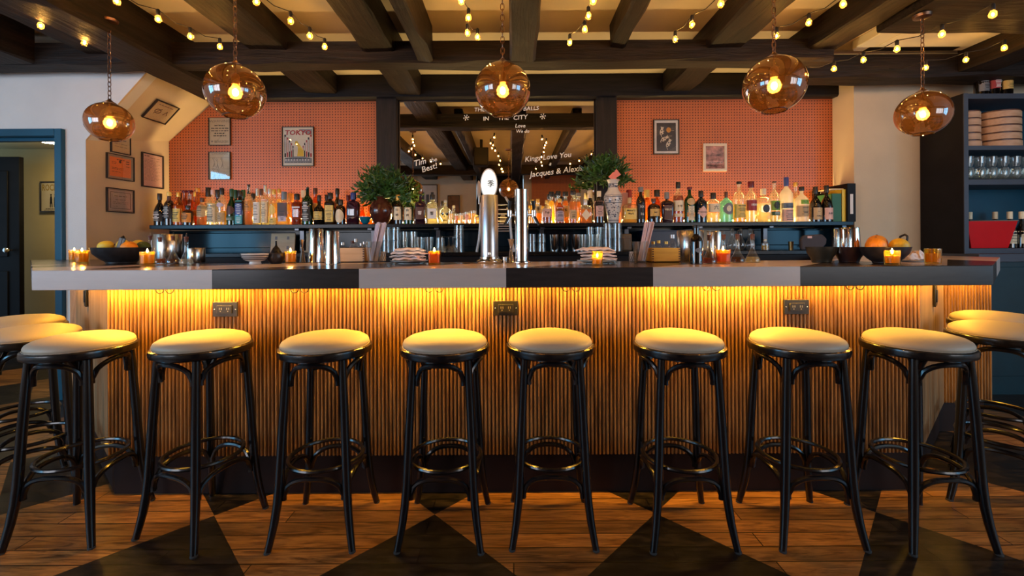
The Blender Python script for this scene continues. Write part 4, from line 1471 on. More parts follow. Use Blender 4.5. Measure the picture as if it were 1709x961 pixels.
def bottle(px, wpx, top, shape, glass, liq, lev, caps, labels, lab, row=0, words=(), base=None, group='liquor bottles on the shelf', loc=None, H=None, Wd=None, n=2.0, dr=1.0, neck=.0135, lines_=True, cat='bottle', name='bottle'):
    """caps: (colour, height fraction where the cap starts, width factor); labels: list of (outline, colour, z0, z1, width fraction)"""
    Y = (3.70, 3.79, 3.89)[row]
    if loc is None:
        p = P(px, 372, Y)
        loc = (p.x, Y, SHZ + .0005)
        H = P(px, top, Y).z - SHZ
        Wd = wpx / F * Y
    R = Wd / 2
    neck = min(neck, R * .6)
    t_ = thing(name, lab, cat, loc, math.atan2(-loc[0], loc[1]) * .0, group)
    prof = [((neck if r == 'n' else max(r * R, neck)), z * H) for z, r in SHAPES[shape]]
    if shape in ('square', 'flask'):
        n, dr = max(n, 6.0), min(dr, .75)

    def rad(z):
        for (r0, z0), (r1, z1) in zip(prof, prof[1:]):
            if z0 <= z <= z1:
                return r0 + (r1 - r0) * (z - z0) / max(1e-6, z1 - z0)
        return prof[-1][0]
    if glass == 'skull':
        pass
    # body and neck in one piece; a squared section only below the shoulder
    if n > 2:
        body = [q for q in prof if q[0] > neck * 1.02]
        sh_ = [q for q in prof if q[0] <= neck * 1.02]
        mb_ = MB().lathe(body, 24, n=n, dr=dr)
        mb_.lathe([(neck * 1.6, body[-1][1] - .001)] + [(q[0], q[1]) for q in sh_], 16)
    else:
        mb_ = MB().lathe(prof, 24)
    mb_.build('glass_body', GL[glass], t_, smooth=50)
    if liq and glass not in ('black',):
        lp = [(max(.002, r * .90), z + .004) for r, z in prof if z <= lev * H]
        if len(lp) >= 1:
            lp.append((rad(lev * H) * .90, lev * H))
            lp = sorted(set(lp), key=lambda q: q[1])
            MB().lathe(lp, 20, n=n if n > 2 else 2, dr=dr).build('liquid', LIQ[liq], t_, smooth=50)
    if caps:
        cc, c0, cw = caps
        if cc == 'pourer':
            m_ = MB().lathe([(neck * 1.05, c0 * H), (neck * 1.05, c0 * H + .012), (neck * .6, c0 * H + .018), (.004, c0 * H + .03)], 14)
            m_.tube([(0, 0, c0 * H + .02), (0, 0, H - .02), (.006, 0, H - .004)], .0042, 7).ball((.002, 0, H - .012), .012, 10, 6)
            m_.build('pourer', cap_m('black'), t_)
        else:
            r_ = neck * cw
            MB().lathe([(r_, c0 * H), (r_ * 1.02, c0 * H + .003), (r_ * 1.02, H - .003), (r_ * .93, H)], 16).build('cap', cap_m(cc), t_)
    e = 1.0 / n

    def surf(x, z):
        r = rad(z)
        q = min(.985, abs(x) / r)
        return -(r * dr * (1 - q ** n) ** e if n > 2 else r * math.sqrt(1 - q * q)) - .0008
    for (kind, col, z0, z1, wf) in labels:
        w_ = min(2 * rad((z0 + z1) / 2 * H) * wf, 2 * R * .99)
        m_ = MB()
        shape_patch(m_, surf, kind, w_, z0 * H, z1 * H)
        lo = m_.build('label', lab_m(col), t_, smooth=60)
        if lines_ and (z1 - z0) * H > .03 and kind == 'rect' and not words:
            tm = lab_m('white') if col in ('black', 'red', 'teal', 'blue', 'dkgreen') else INK
            lm = MB()
            k_ = 0
            z = z0 * H + .010
            rnd = random.Random(int(abs(px) * 13))
            while z < z1 * H - .008:
                ww = w_ * rnd.uniform(.3, .72)
                hh = rnd.choice((.0018, .003, .0055))
                lm.obox((-ww / 2, min(surf(ww / 2, z), surf(0, z)) - .0006, z), (ww, 0, 0), (0, .0004, 0), (0, 0, hh))
                z += hh + rnd.uniform(.005, .010)
            lm.build('printed_text', tm, lo, smooth=0)
    for (s, size, zf, col) in words:
        z = zf * H
        text('lettering', s, size, (0, surf(0, z) - .0012, z), (PI / 2, 0, 0), lab_m(col), t_, bold=.0003)
    return t_


R_ = 'rect'
BT = [
 # px, w, top, shape, glass, liquid, level, cap, labels, label text, row
 (266.8, 16.5, 323, 'wine', 'black', None, 0, ('black', .80, 1.25), [(R_, 'black', .12, .45, .9)], 'black tapered bottle with faint white script, first at the left end of the shelf', 0),
 (282.5, 15, 320.5, 'round', 'brown', 'red', .6, ('yellow', .88, 1.2), [(R_, 'black', .2, .58, .95), (R_, 'brown', .72, .86, 1.1)], 'brown bottle with black label and yellow top beside the first black bottle', 0),
 (298, 15.5, 321, 'round', 'amber', 'gold', .6, ('gold', .86, 1.15), [(R_, 'yellow', .10, .50, .95)], 'amber bottle with a two band yellow label and gold top', 0),
 (300.5, 8, 322, 'slim', 'brown', 'dark', .6, ('brown', .84, 1.2), [], 'slim brown necked bottle hidden behind the yellow labelled amber bottle', 2),
 (314, 17.5, 343, 'squat', 'brown', 'red', .8, ('black', .85, 1.5), [(R_, 'orange', .15, .62, .9)], 'squat dark red decanter with a pale orange label', 0),
 (308.8, 7.5, 318, 'square', 'amber', 'amber', .9, ('burgundy', .94, 1.9), [], 'tall square amber bottle behind the squat red decanter, left of a pair', 2),
 (317.6, 8, 318, 'square', 'amber', 'amber', .8, ('burgundy', .94, 1.9), [(R_, 'pink', .45, .9, .8)], 'tall square amber bottle behind the squat red decanter, right of a pair', 2),
 (325.4, 6, 320, 'slim', 'amber', 'amber', .7, ('gold', .86, 1.2), [], 'slim amber bottle with a gold top, just left of the tall amber neck', 2),
 (330.4, 15, 314, 'belly', 'amber', 'amber', .5, ('orange', .90, 1.25), [('oval', 'orange', .24, .42, .6)], 'round bellied amber bottle with a tall neck and orange stopper', 1),
 (338, 16, 330, 'squat', 'clear', 'amber', .35, ('brown', .84, 1.2), [(R_, 'buff', .30, .72, .9)], 'clear squat bottle with a low amber fill and buff label', 0),
 (348, 10, 313, 'round', 'clear', 'clear', .5, ('black', .76, 1.5), [(R_, 'cream', .4, .6, .9)], 'clear bottle with a tall black neck sleeve and pale cork behind the cream label', 2),
 (355.5, 16.5, 317, 'round', 'clear', 'pale', .62, ('pink', .86, 1.2), [(R_, 'cream', .08, .60, .97)], 'clear bottle wrapped in a cream label with a pink cork', 0),
 (364, 9, 317, 'slim', 'purple', 'dark', .6, ('black', .80, 1.5), [], 'slim purple bottle with a broad black cap behind the cream wrapped bottle', 2),
 (370.5, 15, 314, 'round', 'clear', 'gold', .38, ('black', .82, 1.3), [(R_, 'buff', .08, .34, .9), ('oval', 'lilac', .48, .60, .8)], 'clear bottle with a low yellow fill and black cap, left of the green one', 0),
 (386.8, 15.5, 315, 'wine', 'green', None, 0, ('dkgreen', .78, 1.15), [('oval', 'brown', .28, .52, .9), (R_, 'dkgreen', .12, .24, .9)], 'dark green wine shaped bottle with a round brown emblem', 0),
 (393.5, 8, 317, 'slim', 'green', None, 0, ('dkgreen', .78, 1.25), [], 'slim dark green bottle just behind the round emblem green bottle', 2),
 (401, 14.5, 320, 'square', 'black', None, 0, ('black', .86, 1.5), [(R_, 'teal', .70, .74, .9), (R_, 'blue', .30, .64, .98), (R_, 'teal', .03, .28, .95)], 'dark bottle with a blue and teal banded label', 0),
 (400, 8, 318, 'slim', 'brown', None, 0, ('black', .80, 1.5), [], 'dark slim bottle behind the blue and teal labelled one, left', 2),
 (406.5, 7, 317, 'slim', 'green', None, 0, ('dkgreen', .80, 1.5), [], 'dark green slim bottle behind the blue and teal labelled one, right', 2),
 (415.3, 12.5, 307.5, 'slim', 'clear', 'amber', .42, ('pourer', .76, 1), [(R_, 'orange', .34, .60, .97)], 'tall clear bottle with an orange label and a black pourer', 0),
 (423, 9, 323, 'round', 'brown', 'dark', .6, ('black', .84, 1.3), [], 'dark brown bottle half hidden right of the orange labelled bottle', 2),
 (429.7, 12.5, 314.6, 'slim', 'clear', 'pale', .55, ('silver', .80, .9), [(R_, 'white', .05, .62, .98)], 'clear bottle with a long plain white label', 0),
 (436.5, 7, 315, 'slim', 'clear', 'clear', .5, ('brown', .82, 1.3), [], 'clear bottle with a brown cap between two long pale labels', 2),
 (443, 12.5, 309, 'slim', 'clear', 'pale', .55, ('silver', .82, .9), [(R_, 'cream', .05, .58, .98), (R_, 'pink', .60, .64, .98)], 'clear bottle with a cream label topped by a pink band', 0),
 (450, 8, 315, 'slim', 'clear', 'clear', .6, ('silver', .86, 1.1), [], 'pinkish clear bottle behind the pink banded one', 2),
 (457.5, 15, 316, 'round', 'clear', 'gold', .6, ('gold', .86, 1.2), [('oval', 'yellow', .28, .55, .7), (R_, 'yellow', .02, .2, .8)], 'glowing yellow bottle with a dark scribbled emblem', 0),
 (466, 10, 315, 'round', 'clear', 'gold', .7, ('gold', .88, 1.2), [], 'clear gold filled bottle behind the brown square bottle', 2),
 (474.5, 19, 320, 'square', 'clear', 'gold', .62, ('bluegrey', .76, 1.6), [(R_, 'brown', .22, .66, .86), (R_, 'lilac', .10, .26, .70)], 'wide square bottle with a lilac strip on a brown label and grey cap', 0),
 (485, 9, 323, 'squat', 'amber', 'gold', .6, ('orange', .74, 1.8), [], 'amber bottle with a broad orange cap behind the wide square bottle', 2),
 (496, 14.5, 323.5, 'square', 'amber', 'red', .72, ('black', .80, 1.6), [(R_, 'white', .54, .58, .9)], 'orange red whiskey bottle with a thin white band and black cap', 0),
 (507, 9, 318, 'slim', 'green', None, 0, ('cream', .80, 1.6), [], 'slim green bottle with a cream cap behind the black labelled bottle', 2),
 (513.5, 18, 311.5, 'round', 'green', None, 0, ('pourer', .74, 1), [(R_, 'black', .08, .60, .97)], 'dark green bottle with a black label in white print and a pourer', 0),
 (526.5, 9.5, 314, 'slim', 'amber', 'amber', .8, ('brown', .84, 1.4), [(R_, 'gold', .35, .6, .9)], 'slim amber bottle with a brown cap behind two dark bottles', 2),
 (533, 18.5, 326, 'belly', 'black', None, 0, ('black', .80, 1.2), [(R_, 'yellow', .16, .44, .98)], 'squat black bottle with a wide yellow label and a long thin neck', 0),
 (546.6, 9, 325, 'round', 'brown', None, 0, ('black', .80, 1.5), [], 'dark bottle with a black cap behind the large yellow label', 2),
 (551.5, 17, 322, 'square', 'brown', 'dark', .7, ('black', .80, 1.6), [(R_, 'yellow', .08, .60, .95)], 'brown bottle with a large plain yellow label', 0),
 (563.4, 9.5, 314.6, 'slim', 'black', None, 0, ('black', .84, 1.3), [(R_, 'gold', .32, .58, .95)], 'tall black bottle with a gold label behind the oval labelled bottle', 2),
 (568.7, 16.5, 333, 'squat', 'brown', None, 0, ('black', .78, 1.5), [('oval', 'cream', .06, .60, .84)], 'squat dark brown bottle with a cream oval label', 0),
 (582, 9, 326, 'round', 'amber', 'red', .8, ('burgundy', .82, 1.4), [], 'red orange bottle with a dark red cap behind the faceted bottle', 2),
 (590, 19.5, 321.7, 'square', 'purple', 'amber', .5, ('blue', .78, 1.7), [], 'broad purplish faceted bottle with a dark blue stopper, left of the teal cup', 0),
 (605, 10, 336, 'ball', 'amber', 'amber', .6, ('gold', .88, 1.2), [], 'small amber bottle behind the blue cup, left', 2),
 (617, 10, 338, 'ball', 'amber', 'gold', .6, ('gold', .88, 1.2), [], 'small amber bottle behind the blue cup, right', 2),
 (664.7, 15.5, 325, 'round', 'brown', 'dark', .6, ('gold', .80, 1.7), [(R_, 'cream', .14, .58, .98)], 'cream labelled bottle in black characters with an amber cap, beside the brown vase', 0),
 (682, 16, 327, 'round', 'green', None, 0, ('dkgreen', .78, 1.6), [(R_, 'cream', .14, .58, .98)], 'green bottle with a cream label in two black characters', 0),
 (702, 17, 324, 'square', 'purple', 'dark', .6, ('pourer', .70, 1), [(R_, 'brown', .16, .56, .8)], 'dark faceted bottle with one white character and a black pourer', 0),
 (722, 17, 325, 'square', 'clear', 'pale', .45, ('black', .82, 1.6), [(R_, 'white', .18, .52, .85)], 'clear faceted bottle with one black character on a white label', 0),
 (889, 11, 333, 'round', 'clear', 'gold', .75, ('gold', .85, 1.2), [], 'pale yellow bottle just right of the chrome tower', 0),
 (898, 12, 332, 'round', 'clear', 'amber', .5, ('gold', .85, 1.2), [(R_, 'cream', .42, .74, .98)], 'amber bottle with one black character on a cream label, near the chrome tower', 1),
 (913, 16.5, 334, 'round', 'clear', 'red', .50, ('gold', .84, 1.3), [(R_, 'pink', .26, .62, .98)], 'amber bottle with dark script on a pink label', 0),
 (920.5, 10.5, 320, 'round', 'clear', 'gold', .7, ('black', .84, 1.6), [], 'gold filled bottle with a black cap behind the pink labelled one', 2),
 (934.4, 15.5, 332, 'round', 'amber', 'amber', .7, ('gold', .85, 1.2), [(R_, 'lilac', .06, .64, .84)], 'amber bottle with a tall lilac label', 0),
 (932, 9, 319, 'round', 'clear', 'amber', .7, ('black', .86, 1.6), [], 'bottle with a black cap rising behind the lilac labelled bottle', 2),
 (944, 11, 320, 'round', 'clear', 'amber', .7, ('black', .86, 1.8), [(R_, 'cream', .20, .56, .9)], 'amber bottle with a narrow cream label, right of the lilac labelled one', 1),
 (956.7, 13.5, 318, 'slim', 'clear', 'amber', .66, ('black', .86, 1.7), [(R_, 'buff', .12, .40, .9)], 'tall straight amber bottle with a black cap, left of the diamond labelled one', 0),
 (965.5, 10, 322, 'round', 'clear', 'amber', .7, ('grey', .88, 1.7), [], 'amber bottle with a dark grey cap behind the straight amber bottle', 2),
 (977, 21, 332.6, 'square', 'clear', 'amber', .58, ('silver', .76, 1.4), [('diamond', 'cream', .10, .58, .70)], 'square amber bottle with a cream diamond label and silver cap', 0),
 (985, 10, 318, 'slim', 'brown', 'dark', .6, ('cream', .78, 1.7), [], 'dark bottle with a cream neck wrap behind the square amber bottle', 2),
 (1000, 16, 319, 'round', 'brown', 'dark', .7, ('cream', .82, 1.3), [(R_, 'pink', .20, .68, .97)], 'dark red bottle with a cream and pink label, left of the white vase', 0),
 (1051, 22, 330, 'square', 'clear', 'gold', .58, ('buff', .78, 1.2), [(R_, 'yellow', .14, .56, .95)], 'square bottle with black script on a yellow label, right of the white vase', 0),
 (1050, 8, 317, 'slim', 'amber', 'red', .8, ('red', .55, 1.9), [], 'slim bottle sheathed in red behind the yellow labelled square bottle', 2),
 (1069.6, 15, 312, 'round', 'brown', 'red', .72, ('grey', .86, 1.5), [(R_, 'black', .10, .52, .97)], 'dark whiskey bottle with white numerals on black and a grey cap', 0),
 (1080, 11, 317, 'round', 'amber', 'gold', .7, ('yellow', .78, 1.7), [], 'amber bottle with a bright yellow cap', 2),
 (1091, 21, 331.5, 'squat', 'brown', 'red', .8, ('brown', .86, 1.4), [(R_, 'gold', .26, .56, .97)], 'squat dark bottle with a golden label between dark and flask bottles', 0),
 (1096.5, 11, 317, 'round', 'amber', 'amber', .7, ('black', .80, 1.8), [], 'amber bottle with a tall black cap behind the golden labelled squat bottle', 2),
 (1113, 21, 320.7, 'flask', 'purple', 'dark', .72, ('grey', .78, 1.5), [(R_, 'brown', .10, .56, .66)], 'flaring purple brown flask bottle with a dark label', 0),
 (1132, 17.5, 304, 'round', 'clear', 'red', .66, ('black', .84, 1.4), [(R_, 'cream', .28, .54, .98), (R_, 'cream', .14, .22, .97)], 'tall bottle with a cream label above red brown spirit and black cap', 0),
 (1151, 18, 312, 'round', 'green', None, 0, ('burgundy', .92, 1.5), [('oval', 'buff', .48, .68, .72), (R_, 'cream', .06, .46, .55), (R_, 'orange', .16, .28, .70)], 'green bottle with a round emblem and an orange label', 0),
 (1170, 19.5, 318.7, 'round', 'blue', None, 0, ('black', .80, 1.5), [('diamond', 'pink', .12, .52, 1.0)], 'blue black bottle with a pale diamond label', 0),
 (1190.5, 21.5, 321.7, 'squat', 'clear', 'pale', .3, ('black', .78, 1.6), [(R_, 'cream', .34, .62, .92)], 'clear bottle with one black character on a cream label, right of the blue black one', 0),
 (1212, 21.5, 320, 'round', 'teal', 'clear', .5, ('brown', .80, 1.0), [('oval', 'grey', .24, .62, .78), ('oval', 'cream', .34, .54, .36)], 'turquoise bottle with a grey medallion label', 0),
 (1233.7, 20, 303, 'round', 'clear', 'gold', .42, ('black', .93, 1.5), [(R_, 'yellow', .10, .44, .96)], 'tall clear bottle with a yellow label and a black rimmed cap', 0),
 (1253.5, 18, 303, 'round', 'clear', 'pale', .30, ('burgundy', .84, 1.8), [(R_, 'red', .28, .54, .97)], 'tall clear bottle with a dark red label and burgundy cap', 0),
 (1274.2, 22.5, 315, 'square', 'clear', 'pale', .56, ('cream', .82, 1.6), [('oval', 'black', .28, .52, .50)], 'wide clear square bottle with a round black emblem and cream cap', 0),
 (1292.5, 17, 303, 'round', 'clear', 'pale', .2, ('black', .97, 1.2), [(R_, 'green', .28, .52, .95), ('oval', 'black', .32, .50, .62), (R_, 'dkgreen', .16, .26, .98)], 'tall clear bottle with a lime green label and dark green band', 0),
 (1312.4, 20, 296, 'round', 'frost', None, 0, ('blue', .80, 1.4), [(R_, 'bluegrey', .30, .42, .97), (R_, 'pink', .02, .28, .95)], 'tall frosted bottle with blue mountains and a blue cap', 0),
 (1328, 12, 304.6, 'round', 'clear', 'pale', .6, ('gold', .90, 1.3), [], 'clear bottle with a gold ring behind the frosted bottles', 2),
 (1338, 21, 311.7, 'round', 'frost', None, 0, ('black', .88, 1.5), [(R_, 'green', .50, .62, .60), (R_, 'buff', .14, .46, .98)], 'frosted bottle with a small bright green square above a buff label', 0),
 (1348.5, 9, 340, 'squat', 'amber', 'gold', .8, ('gold', .88, 1.4), [], 'small yellow orange bottle right of the frosted pair', 1),
 (1361, 18.5, 311.7, 'wine', 'black', None, 0, ('black', .80, 1.3), [(R_, 'buff', .06, .40, .97)], 'black sake bottle with a buff label and small dark marks', 0),
 (1379.6, 18, 309.5, 'wine', 'black', None, 0, ('black', .80, 1.3), [(R_, 'pink', .06, .38, .97)], 'black sake bottle with a pinkish label in characters, beside the books', 0),
]
WORDS = {664.7: [('山', .022, .48, 'black'), ('崎', .022, .30, 'black')], 682: [('白', .022, .48, 'black'), ('州', .022, .30, 'black')],
         702: [('響', .034, .36, 'white')], 722: [('響', .032, .35, 'black')], 898: [('季', .034, .58, 'black')], 913: [('Fuji', .026, .46, 'black')],
         1051: [("Maker's", .022, .48, 'black'), ('Mark', .022, .36, 'black')], 1190.5: [('六', .040, .48, 'black')], 944: [('知', .022, .42, 'black')],
         1113: [('VIEUX', .022, .42, 'cream')], 1132: [('RYE', .022, .40, 'black')], 1170: [("HENDRICK'S", .0105, .32, 'black')], 1253.5: [('1800', .026, .42, 'white')],
         1361: [('一', .02, .28, 'black'), ('八海山', .014, .16, 'black')], 1379.6: [('久保', .018, .22, 'black')], 1091: [('Basil', .014, .42, 'brown')],
         1069.6: [('XX', .026, .44, 'white'), ('16', .030, .24, 'white')]}
for q in BT:
    bottle(*q, words=WORDS.get(q[0], ()))

# crystal skull shaped bottle
p = P(743.5, 372, 3.72)
t = thing('skull_bottle', 'clear crystal skull shaped bottle on the shelf right of the character labelled bottles', 'bottle', (p.x, 3.72, SHZ + .0005))
sk = [(.022, 0), (.026, .012), (.030, .030), (.034, .045), (.046, .062), (.052, .085), (.050, .108), (.038, .126), (.018, .137), (.012, .142), (.012, .180), (.015, .183)]
MB().lathe(sk, 24, dr=1.15).build('glass_body', GL['clear'], t, smooth=60)
m = MB().ball((-.019, -.046, .083), .013, 10, 7, (1, .7, 1)).ball((.019, -.046, .083), .013, 10, 7, (1, .7, 1))
m.slab([(-.006, -.060, .058), (.006, -.060, .058), (0, -.060, .070)], (0, .004, 0))
for k in range(6):
    m.box(-.017 + k * .006, -.013 + k * .006, -.044, -.036, .024, .036)
m.build('face_relief', thin_glass('bottle_brown', (.12, .05, .02)), t)
MB().lathe([(.014, .183), (.014, .200), (.010, .206)], 14).build('cap', cap_m('silver'), t)
# row of small shot glasses
for i, (px, w, top, lq) in enumerate(((752, 9, 352, 'gold'), (762, 8, 357, 'amber'), (770, 8, 356, 'gold'), (779, 8, 354, 'amber'), (789, 11, 352, 'gold'))):
    p = P(px, 372, 3.70)
    H = P(px, top, 3.70).z - SHZ
    r = w / F * 3.7 / 2
    t = thing('shot_glass', 'small tapered shot glass on the shelf, %s from the skull bottle' % ['nearest', 'second', 'third', 'fourth', 'fifth'][i], 'glass', (p.x, 3.70, SHZ + .0005), 0, 'small glasses on the shelf')
    MB().lathe([(r * .7, 0), (r, H), (r * .9, H), (r * .62, .006)], 18).build('glass_body', CLEAR, t, smooth=50)
    MB().lathe([(r * .62, .006), (r * .85, H * .8)], 16).build('drink', LIQ[lq], t)
t = thing('yellow_lid_jar', 'little jar with a flat yellow lid at the right of the small glasses', 'jar', (P(787, 372, 3.86).x, 3.86, SHZ + .0005), 0)
MB().lathe([(.022, 0), (.024, .08), (.020, .09)], 16).build('jar_body', GL['amber'], t)
MB().lathe([(.034, .09), (.036, .094), (.034, .102)], 20).build('lid', cap_m('yellow'), t)
# teal cup
p = P(609.5, 372, 3.68)
t = tag(MB().lathe([(.012, 0), (.020, .003), (.036, .022), (.046, .055), (.047, .062), (.044, .062), (.033, .026), (.01, .012)], 28).build('small_cup', mat('teal_glaze', (.01, .15, .24), .25, var=.1)), 'small round teal blue cup at the shelf edge by the brown vase', 'cup')
t.location = (p.x, 3.68, SHZ + .0005)
MB().tube([(.0455 * math.cos(a), .0455 * math.sin(a), .0625) for a in [2 * PI * k / 28 for k in range(28)]], .0018, 5, True).build('rim', lab_m('white'), t)
# drink carton behind the yellow labelled bottle
p = P(1042, 372, 3.88)
t = thing('gift_carton', 'slim pink gift carton standing behind the yellow labelled square bottle', 'box', (p.x, 3.88, SHZ + .0005))
MB().box(-.026, .026, -.026, .026, 0, .275).build('carton', mat('dusty_pink_card', (.55, .26, .22), .6, var=.05), t, bevel=.001)
MB().box(-.027, .027, -.027, .027, .262, .277).build('lid', mat('dusty_pink_card', (.55, .26, .22)), t, bevel=.001)

# vases with greenery
LEAF = mat('dark_green_leaf', (.030, .085, .012), .4, var=.7, vscale=9)
STEM = mat('green_stem', (.05, .09, .02), .6)


def foliage(m_, st, c, R, n, rnd, top, lean=0.0):
    for i in range(n):
        a = rnd.uniform(0, 2 * PI)
        el = rnd.uniform(-.15, 1.4)
        L = R * rnd.uniform(.55, 1.05)
        d = Vector((math.cos(a) * math.cos(el) * 1.05, math.sin(a) * math.cos(el) * .42, math.sin(el) * top))
        d.x += lean
        e0 = Vector(c)
        pts = [e0, e0 + d * L * .45 + Vector((0, 0, L * .12)), e0 + d * L]
        st.tube(pts, [.003, .0025, .0015], 5)
        for k in range(13):
            u = .30 + .70 * k / 12
            b_ = pts[0] * (1 - u) ** 2 + pts[1] * 2 * u * (1 - u) + pts[2] * u * u
            ax = Vector((rnd.uniform(-1, 1), rnd.uniform(-.7, .7), rnd.uniform(-.5, .8))) + d * .6
            ax.normalize()
            sd = ax.cross(Vector((rnd.uniform(-.4, .4), 1, rnd.uniform(-.4, .4))))
            sd.normalize()
            l_, w_ = rnd.uniform(.045, .085), rnd.uniform(.007, .012)
            nrm = ax.cross(sd) * .004
            vs = [b_, b_ + ax * l_ * .35 + sd * w_, b_ + ax * l_, b_ + ax * l_ * .35 - sd * w_, b_ + ax * l_ * .45 + nrm]
            m_.add(vs, [(0, 1, 4), (1, 2, 4), (2, 3, 4), (3, 0, 4)])


rnd = random.Random(11)
p = P(636.5, 372, 3.72)
t = thing('flower_vase', 'round glossy brown pottery vase filled with dark green branches', 'vase', (p.x, 3.72, SHZ + .0005))
MB().lathe([(.045, 0), (.055, .004), (.085, .055), (.099, .105), (.096, .145), (.075, .185), (.052, .205), (.048, .215), (.056, .232), (.052, .232), (.044, .215)], 36).build('vase_body', mat('brown_glaze', (.075, .020, .012), .18, var=.3, vscale=8, coat=.4), t)
m, st = MB(), MB()
foliage(m, st, (0, 0, .22), .25, 95, rnd, 1.15, .0)
m.build('foliage', LEAF, t, smooth=0)
st.build('stems', STEM, t)
p = P(1023.5, 372, 3.70)
t = thing('flower_vase', 'tall white and blue painted porcelain vase with dark green branches', 'vase', (p.x, 3.70, SHZ + .0005))
vp = [(.040, 0), (.044, .004), (.052, .06), (.066, .13), (.077, .19), (.078, .22), (.068, .25), (.048, .275), (.040, .30), (.040, .335), (.052, .362), (.054, .366), (.048, .366), (.036, .335)]
vb = MB().lathe(vp, 36).build('vase_body', mat('white_porcelain', (.70, .65, .60), .2, var=.04, coat=.3), t)


def vr(z):
    for (r0, z0), (r1, z1) in zip(vp, vp[1:]):
        if z0 <= z <= z1:
            return r0 + (r1 - r0) * (z - z0) / (z1 - z0 + 1e-9)
    return vp[0][0]


m = MB()
for z0, hh in ((.165, .006), (.215, .006), (.228, .004), (.300, .005), (.328, .005), (.02, .005)):
    m.lathe([(vr(z0) + .0006, z0), (vr(z0 + hh) + .0006, z0 + hh)], 36, cap=False)
for k in range(120):
    a = rnd.uniform(PI, 2 * PI)
    z = rnd.choice((rnd.uniform(.04, .155), rnd.uniform(.175, .21), rnd.uniform(.305, .325), rnd.uniform(.06, .2)))
    r = vr(z) + .0008
    s = rnd.uniform(.005, .013)
    q = Vector((r * math.cos(a), r * math.sin(a), z))
    tx = Vector((-math.sin(a), math.cos(a), 0))
    m.add([q - tx * s, q + tx * s * .2 - Vector((0, 0, s * .4)), q + tx * s, q + Vector((0, 0, s * .6))], [(0, 1, 2, 3)])
m.build('blue_painting', mat('cobalt_brush', (.035, .04, .075), .3, var=.2), vb, smooth=0)
m, st = MB(), MB()
foliage(m, st, (-.02, .05, .36), .24, 85, rnd, .95, -.15)
m.build('foliage', LEAF, t, smooth=0)
st.build('stems', STEM, t)
t2 = thing('paper_crane', 'pink folded paper bird perched on the rim of the white vase', 'origami', (p.x, 3.66, SHZ + .37))
m = MB()
m.add([(-.01, 0, 0), (.012, 0, .006), (.022, .01, .085), (-.028, 0, -.002), (-.045, .012, .018), (.050, -.01, -.018), (.060, .01, .036)], [(0, 1, 2), (0, 2, 3), (3, 4, 2), (0, 5, 1), (1, 6, 2)])
m.build('body', mat('pink_origami', (.85, .25, .20), .6), t2, smooth=0)

# books, folder and clipboard at the right end of the shelf
def onshelf(px, Y):
    return P(px, 370, Y).x


for (x0, x1, top, Y0, col, nm, lab) in ((1388.5, 1404.5, 323, 3.70, (.02, .13, .05), 'book', 'green hardback standing upright beside the sake bottles'),
                                       (1405, 1412.5, 316, 3.70, (.80, .55, .03), 'book', 'slim yellow book standing beside the green one')):
    a, b = onshelf(x0, Y0), onshelf(x1, Y0)
    H = P(x0, top, Y0).z - SHZ
    t = thing(nm, lab, 'book', ((a + b) / 2, Y0, SHZ + .0005), 0, 'books at the right end of the shelf')
    h = (b - a) / 2
    mk_ = mat('cover_' + lab[:6].strip(), col, .5, var=.06)
    MB().box(-h, h, 0, .006, 0, H).box(-h, -h + .003, .0, .2, 0, H).box(h - .003, h, .0, .2, 0, H).build('cover', mk_, t, bevel=.001)
    MB().box(-h + .003, h - .003, .006, .195, .004, H - .004).build('pages', PAPER, t)
a, b = onshelf(1414.5, 3.68), onshelf(1428.5, 3.68)
t = thing('ring_binder', 'black ring binder with a white spine label at the right end of the shelf', 'binder', ((a + b) / 2, 3.68, SHZ + .0005), 0)
h, H = (b - a) / 2, P(1420, 306, 3.68).z - SHZ
MB().box(-h, h, 0, .005, 0, H).box(-h, -h + .003, 0, .24, 0, H).box(h - .003, h, 0, .24, 0, H).build('cover', BLACKP, t, bevel=.002)
MB().box(-h * .35, h * .35, -.0012, 0, H * .2, H * .72).build('spine_label', WHITEP, t)
MB().box(-h + .003, h - .003, .02, .23, .01, H - .02).build('pages', WHITEP, t)
a = onshelf(1398, 3.80)
t = thing('clipboard', 'black clipboard leaning behind the books with a steel clip', 'clipboard', (a, 3.945, SHZ + .0005))
MB().obox((-.10, 0, 0), (.20, 0, 0), (0, .004, 0), (0, .03, .30)).build('board', BLACKP, t, bevel=.001)
MB().obox((-.03, .02, .27), (.06, 0, 0), (0, .012, 0), (0, .002, .03)).build('clip', STEEL, t, bevel=.002)
t = thing('notepad', 'ochre notepad lying across the tops of the books', 'notepad', (onshelf(1395, 3.72), 3.72, SHZ + .3), 0)
m = MB()
t.location.z = SHZ + (P(1405, 316, 3.70).z - SHZ) + .0008
t.location.x = onshelf(1400, 3.72)
MB().box(-.075, .06, .0, .14, 0, .006).build('pages', PAPER, t)
MB().box(-.075, .06, .0, .14, .006, .009).build('cover', cap_m('yellow'), t)

# ================================================================ BACK COUNTER GLASSWARE
def tumbler_mesh(r, H, taper=.86, ribs=0):
    m_ = MB()
    prof = [(r * taper, 0), (r * taper, .004), (r, H), (r * .94, H), (r * taper * .92, .010)]
    return m_.lathe(prof, 24)


def glassset(proto_fn, items, lab, group, cat='glass'):
    """items: (x, y, z, upside down, label)"""
    first = None
    for i, (x, y, z, up, l_) in enumerate(items):
        if first is None:
            o = proto_fn()
            first = o
        else:
            o = first.copy()
            COL.objects.link(o)
            for ch in list(first.children):
                c_ = ch.copy()
                COL.objects.link(c_)
                c_.parent = o
        o.location = (x, y, z)
        o.rotation_euler = (PI, 0, 0) if up else (0, 0, 0)
        tag(o, l_, cat, group)
    return first


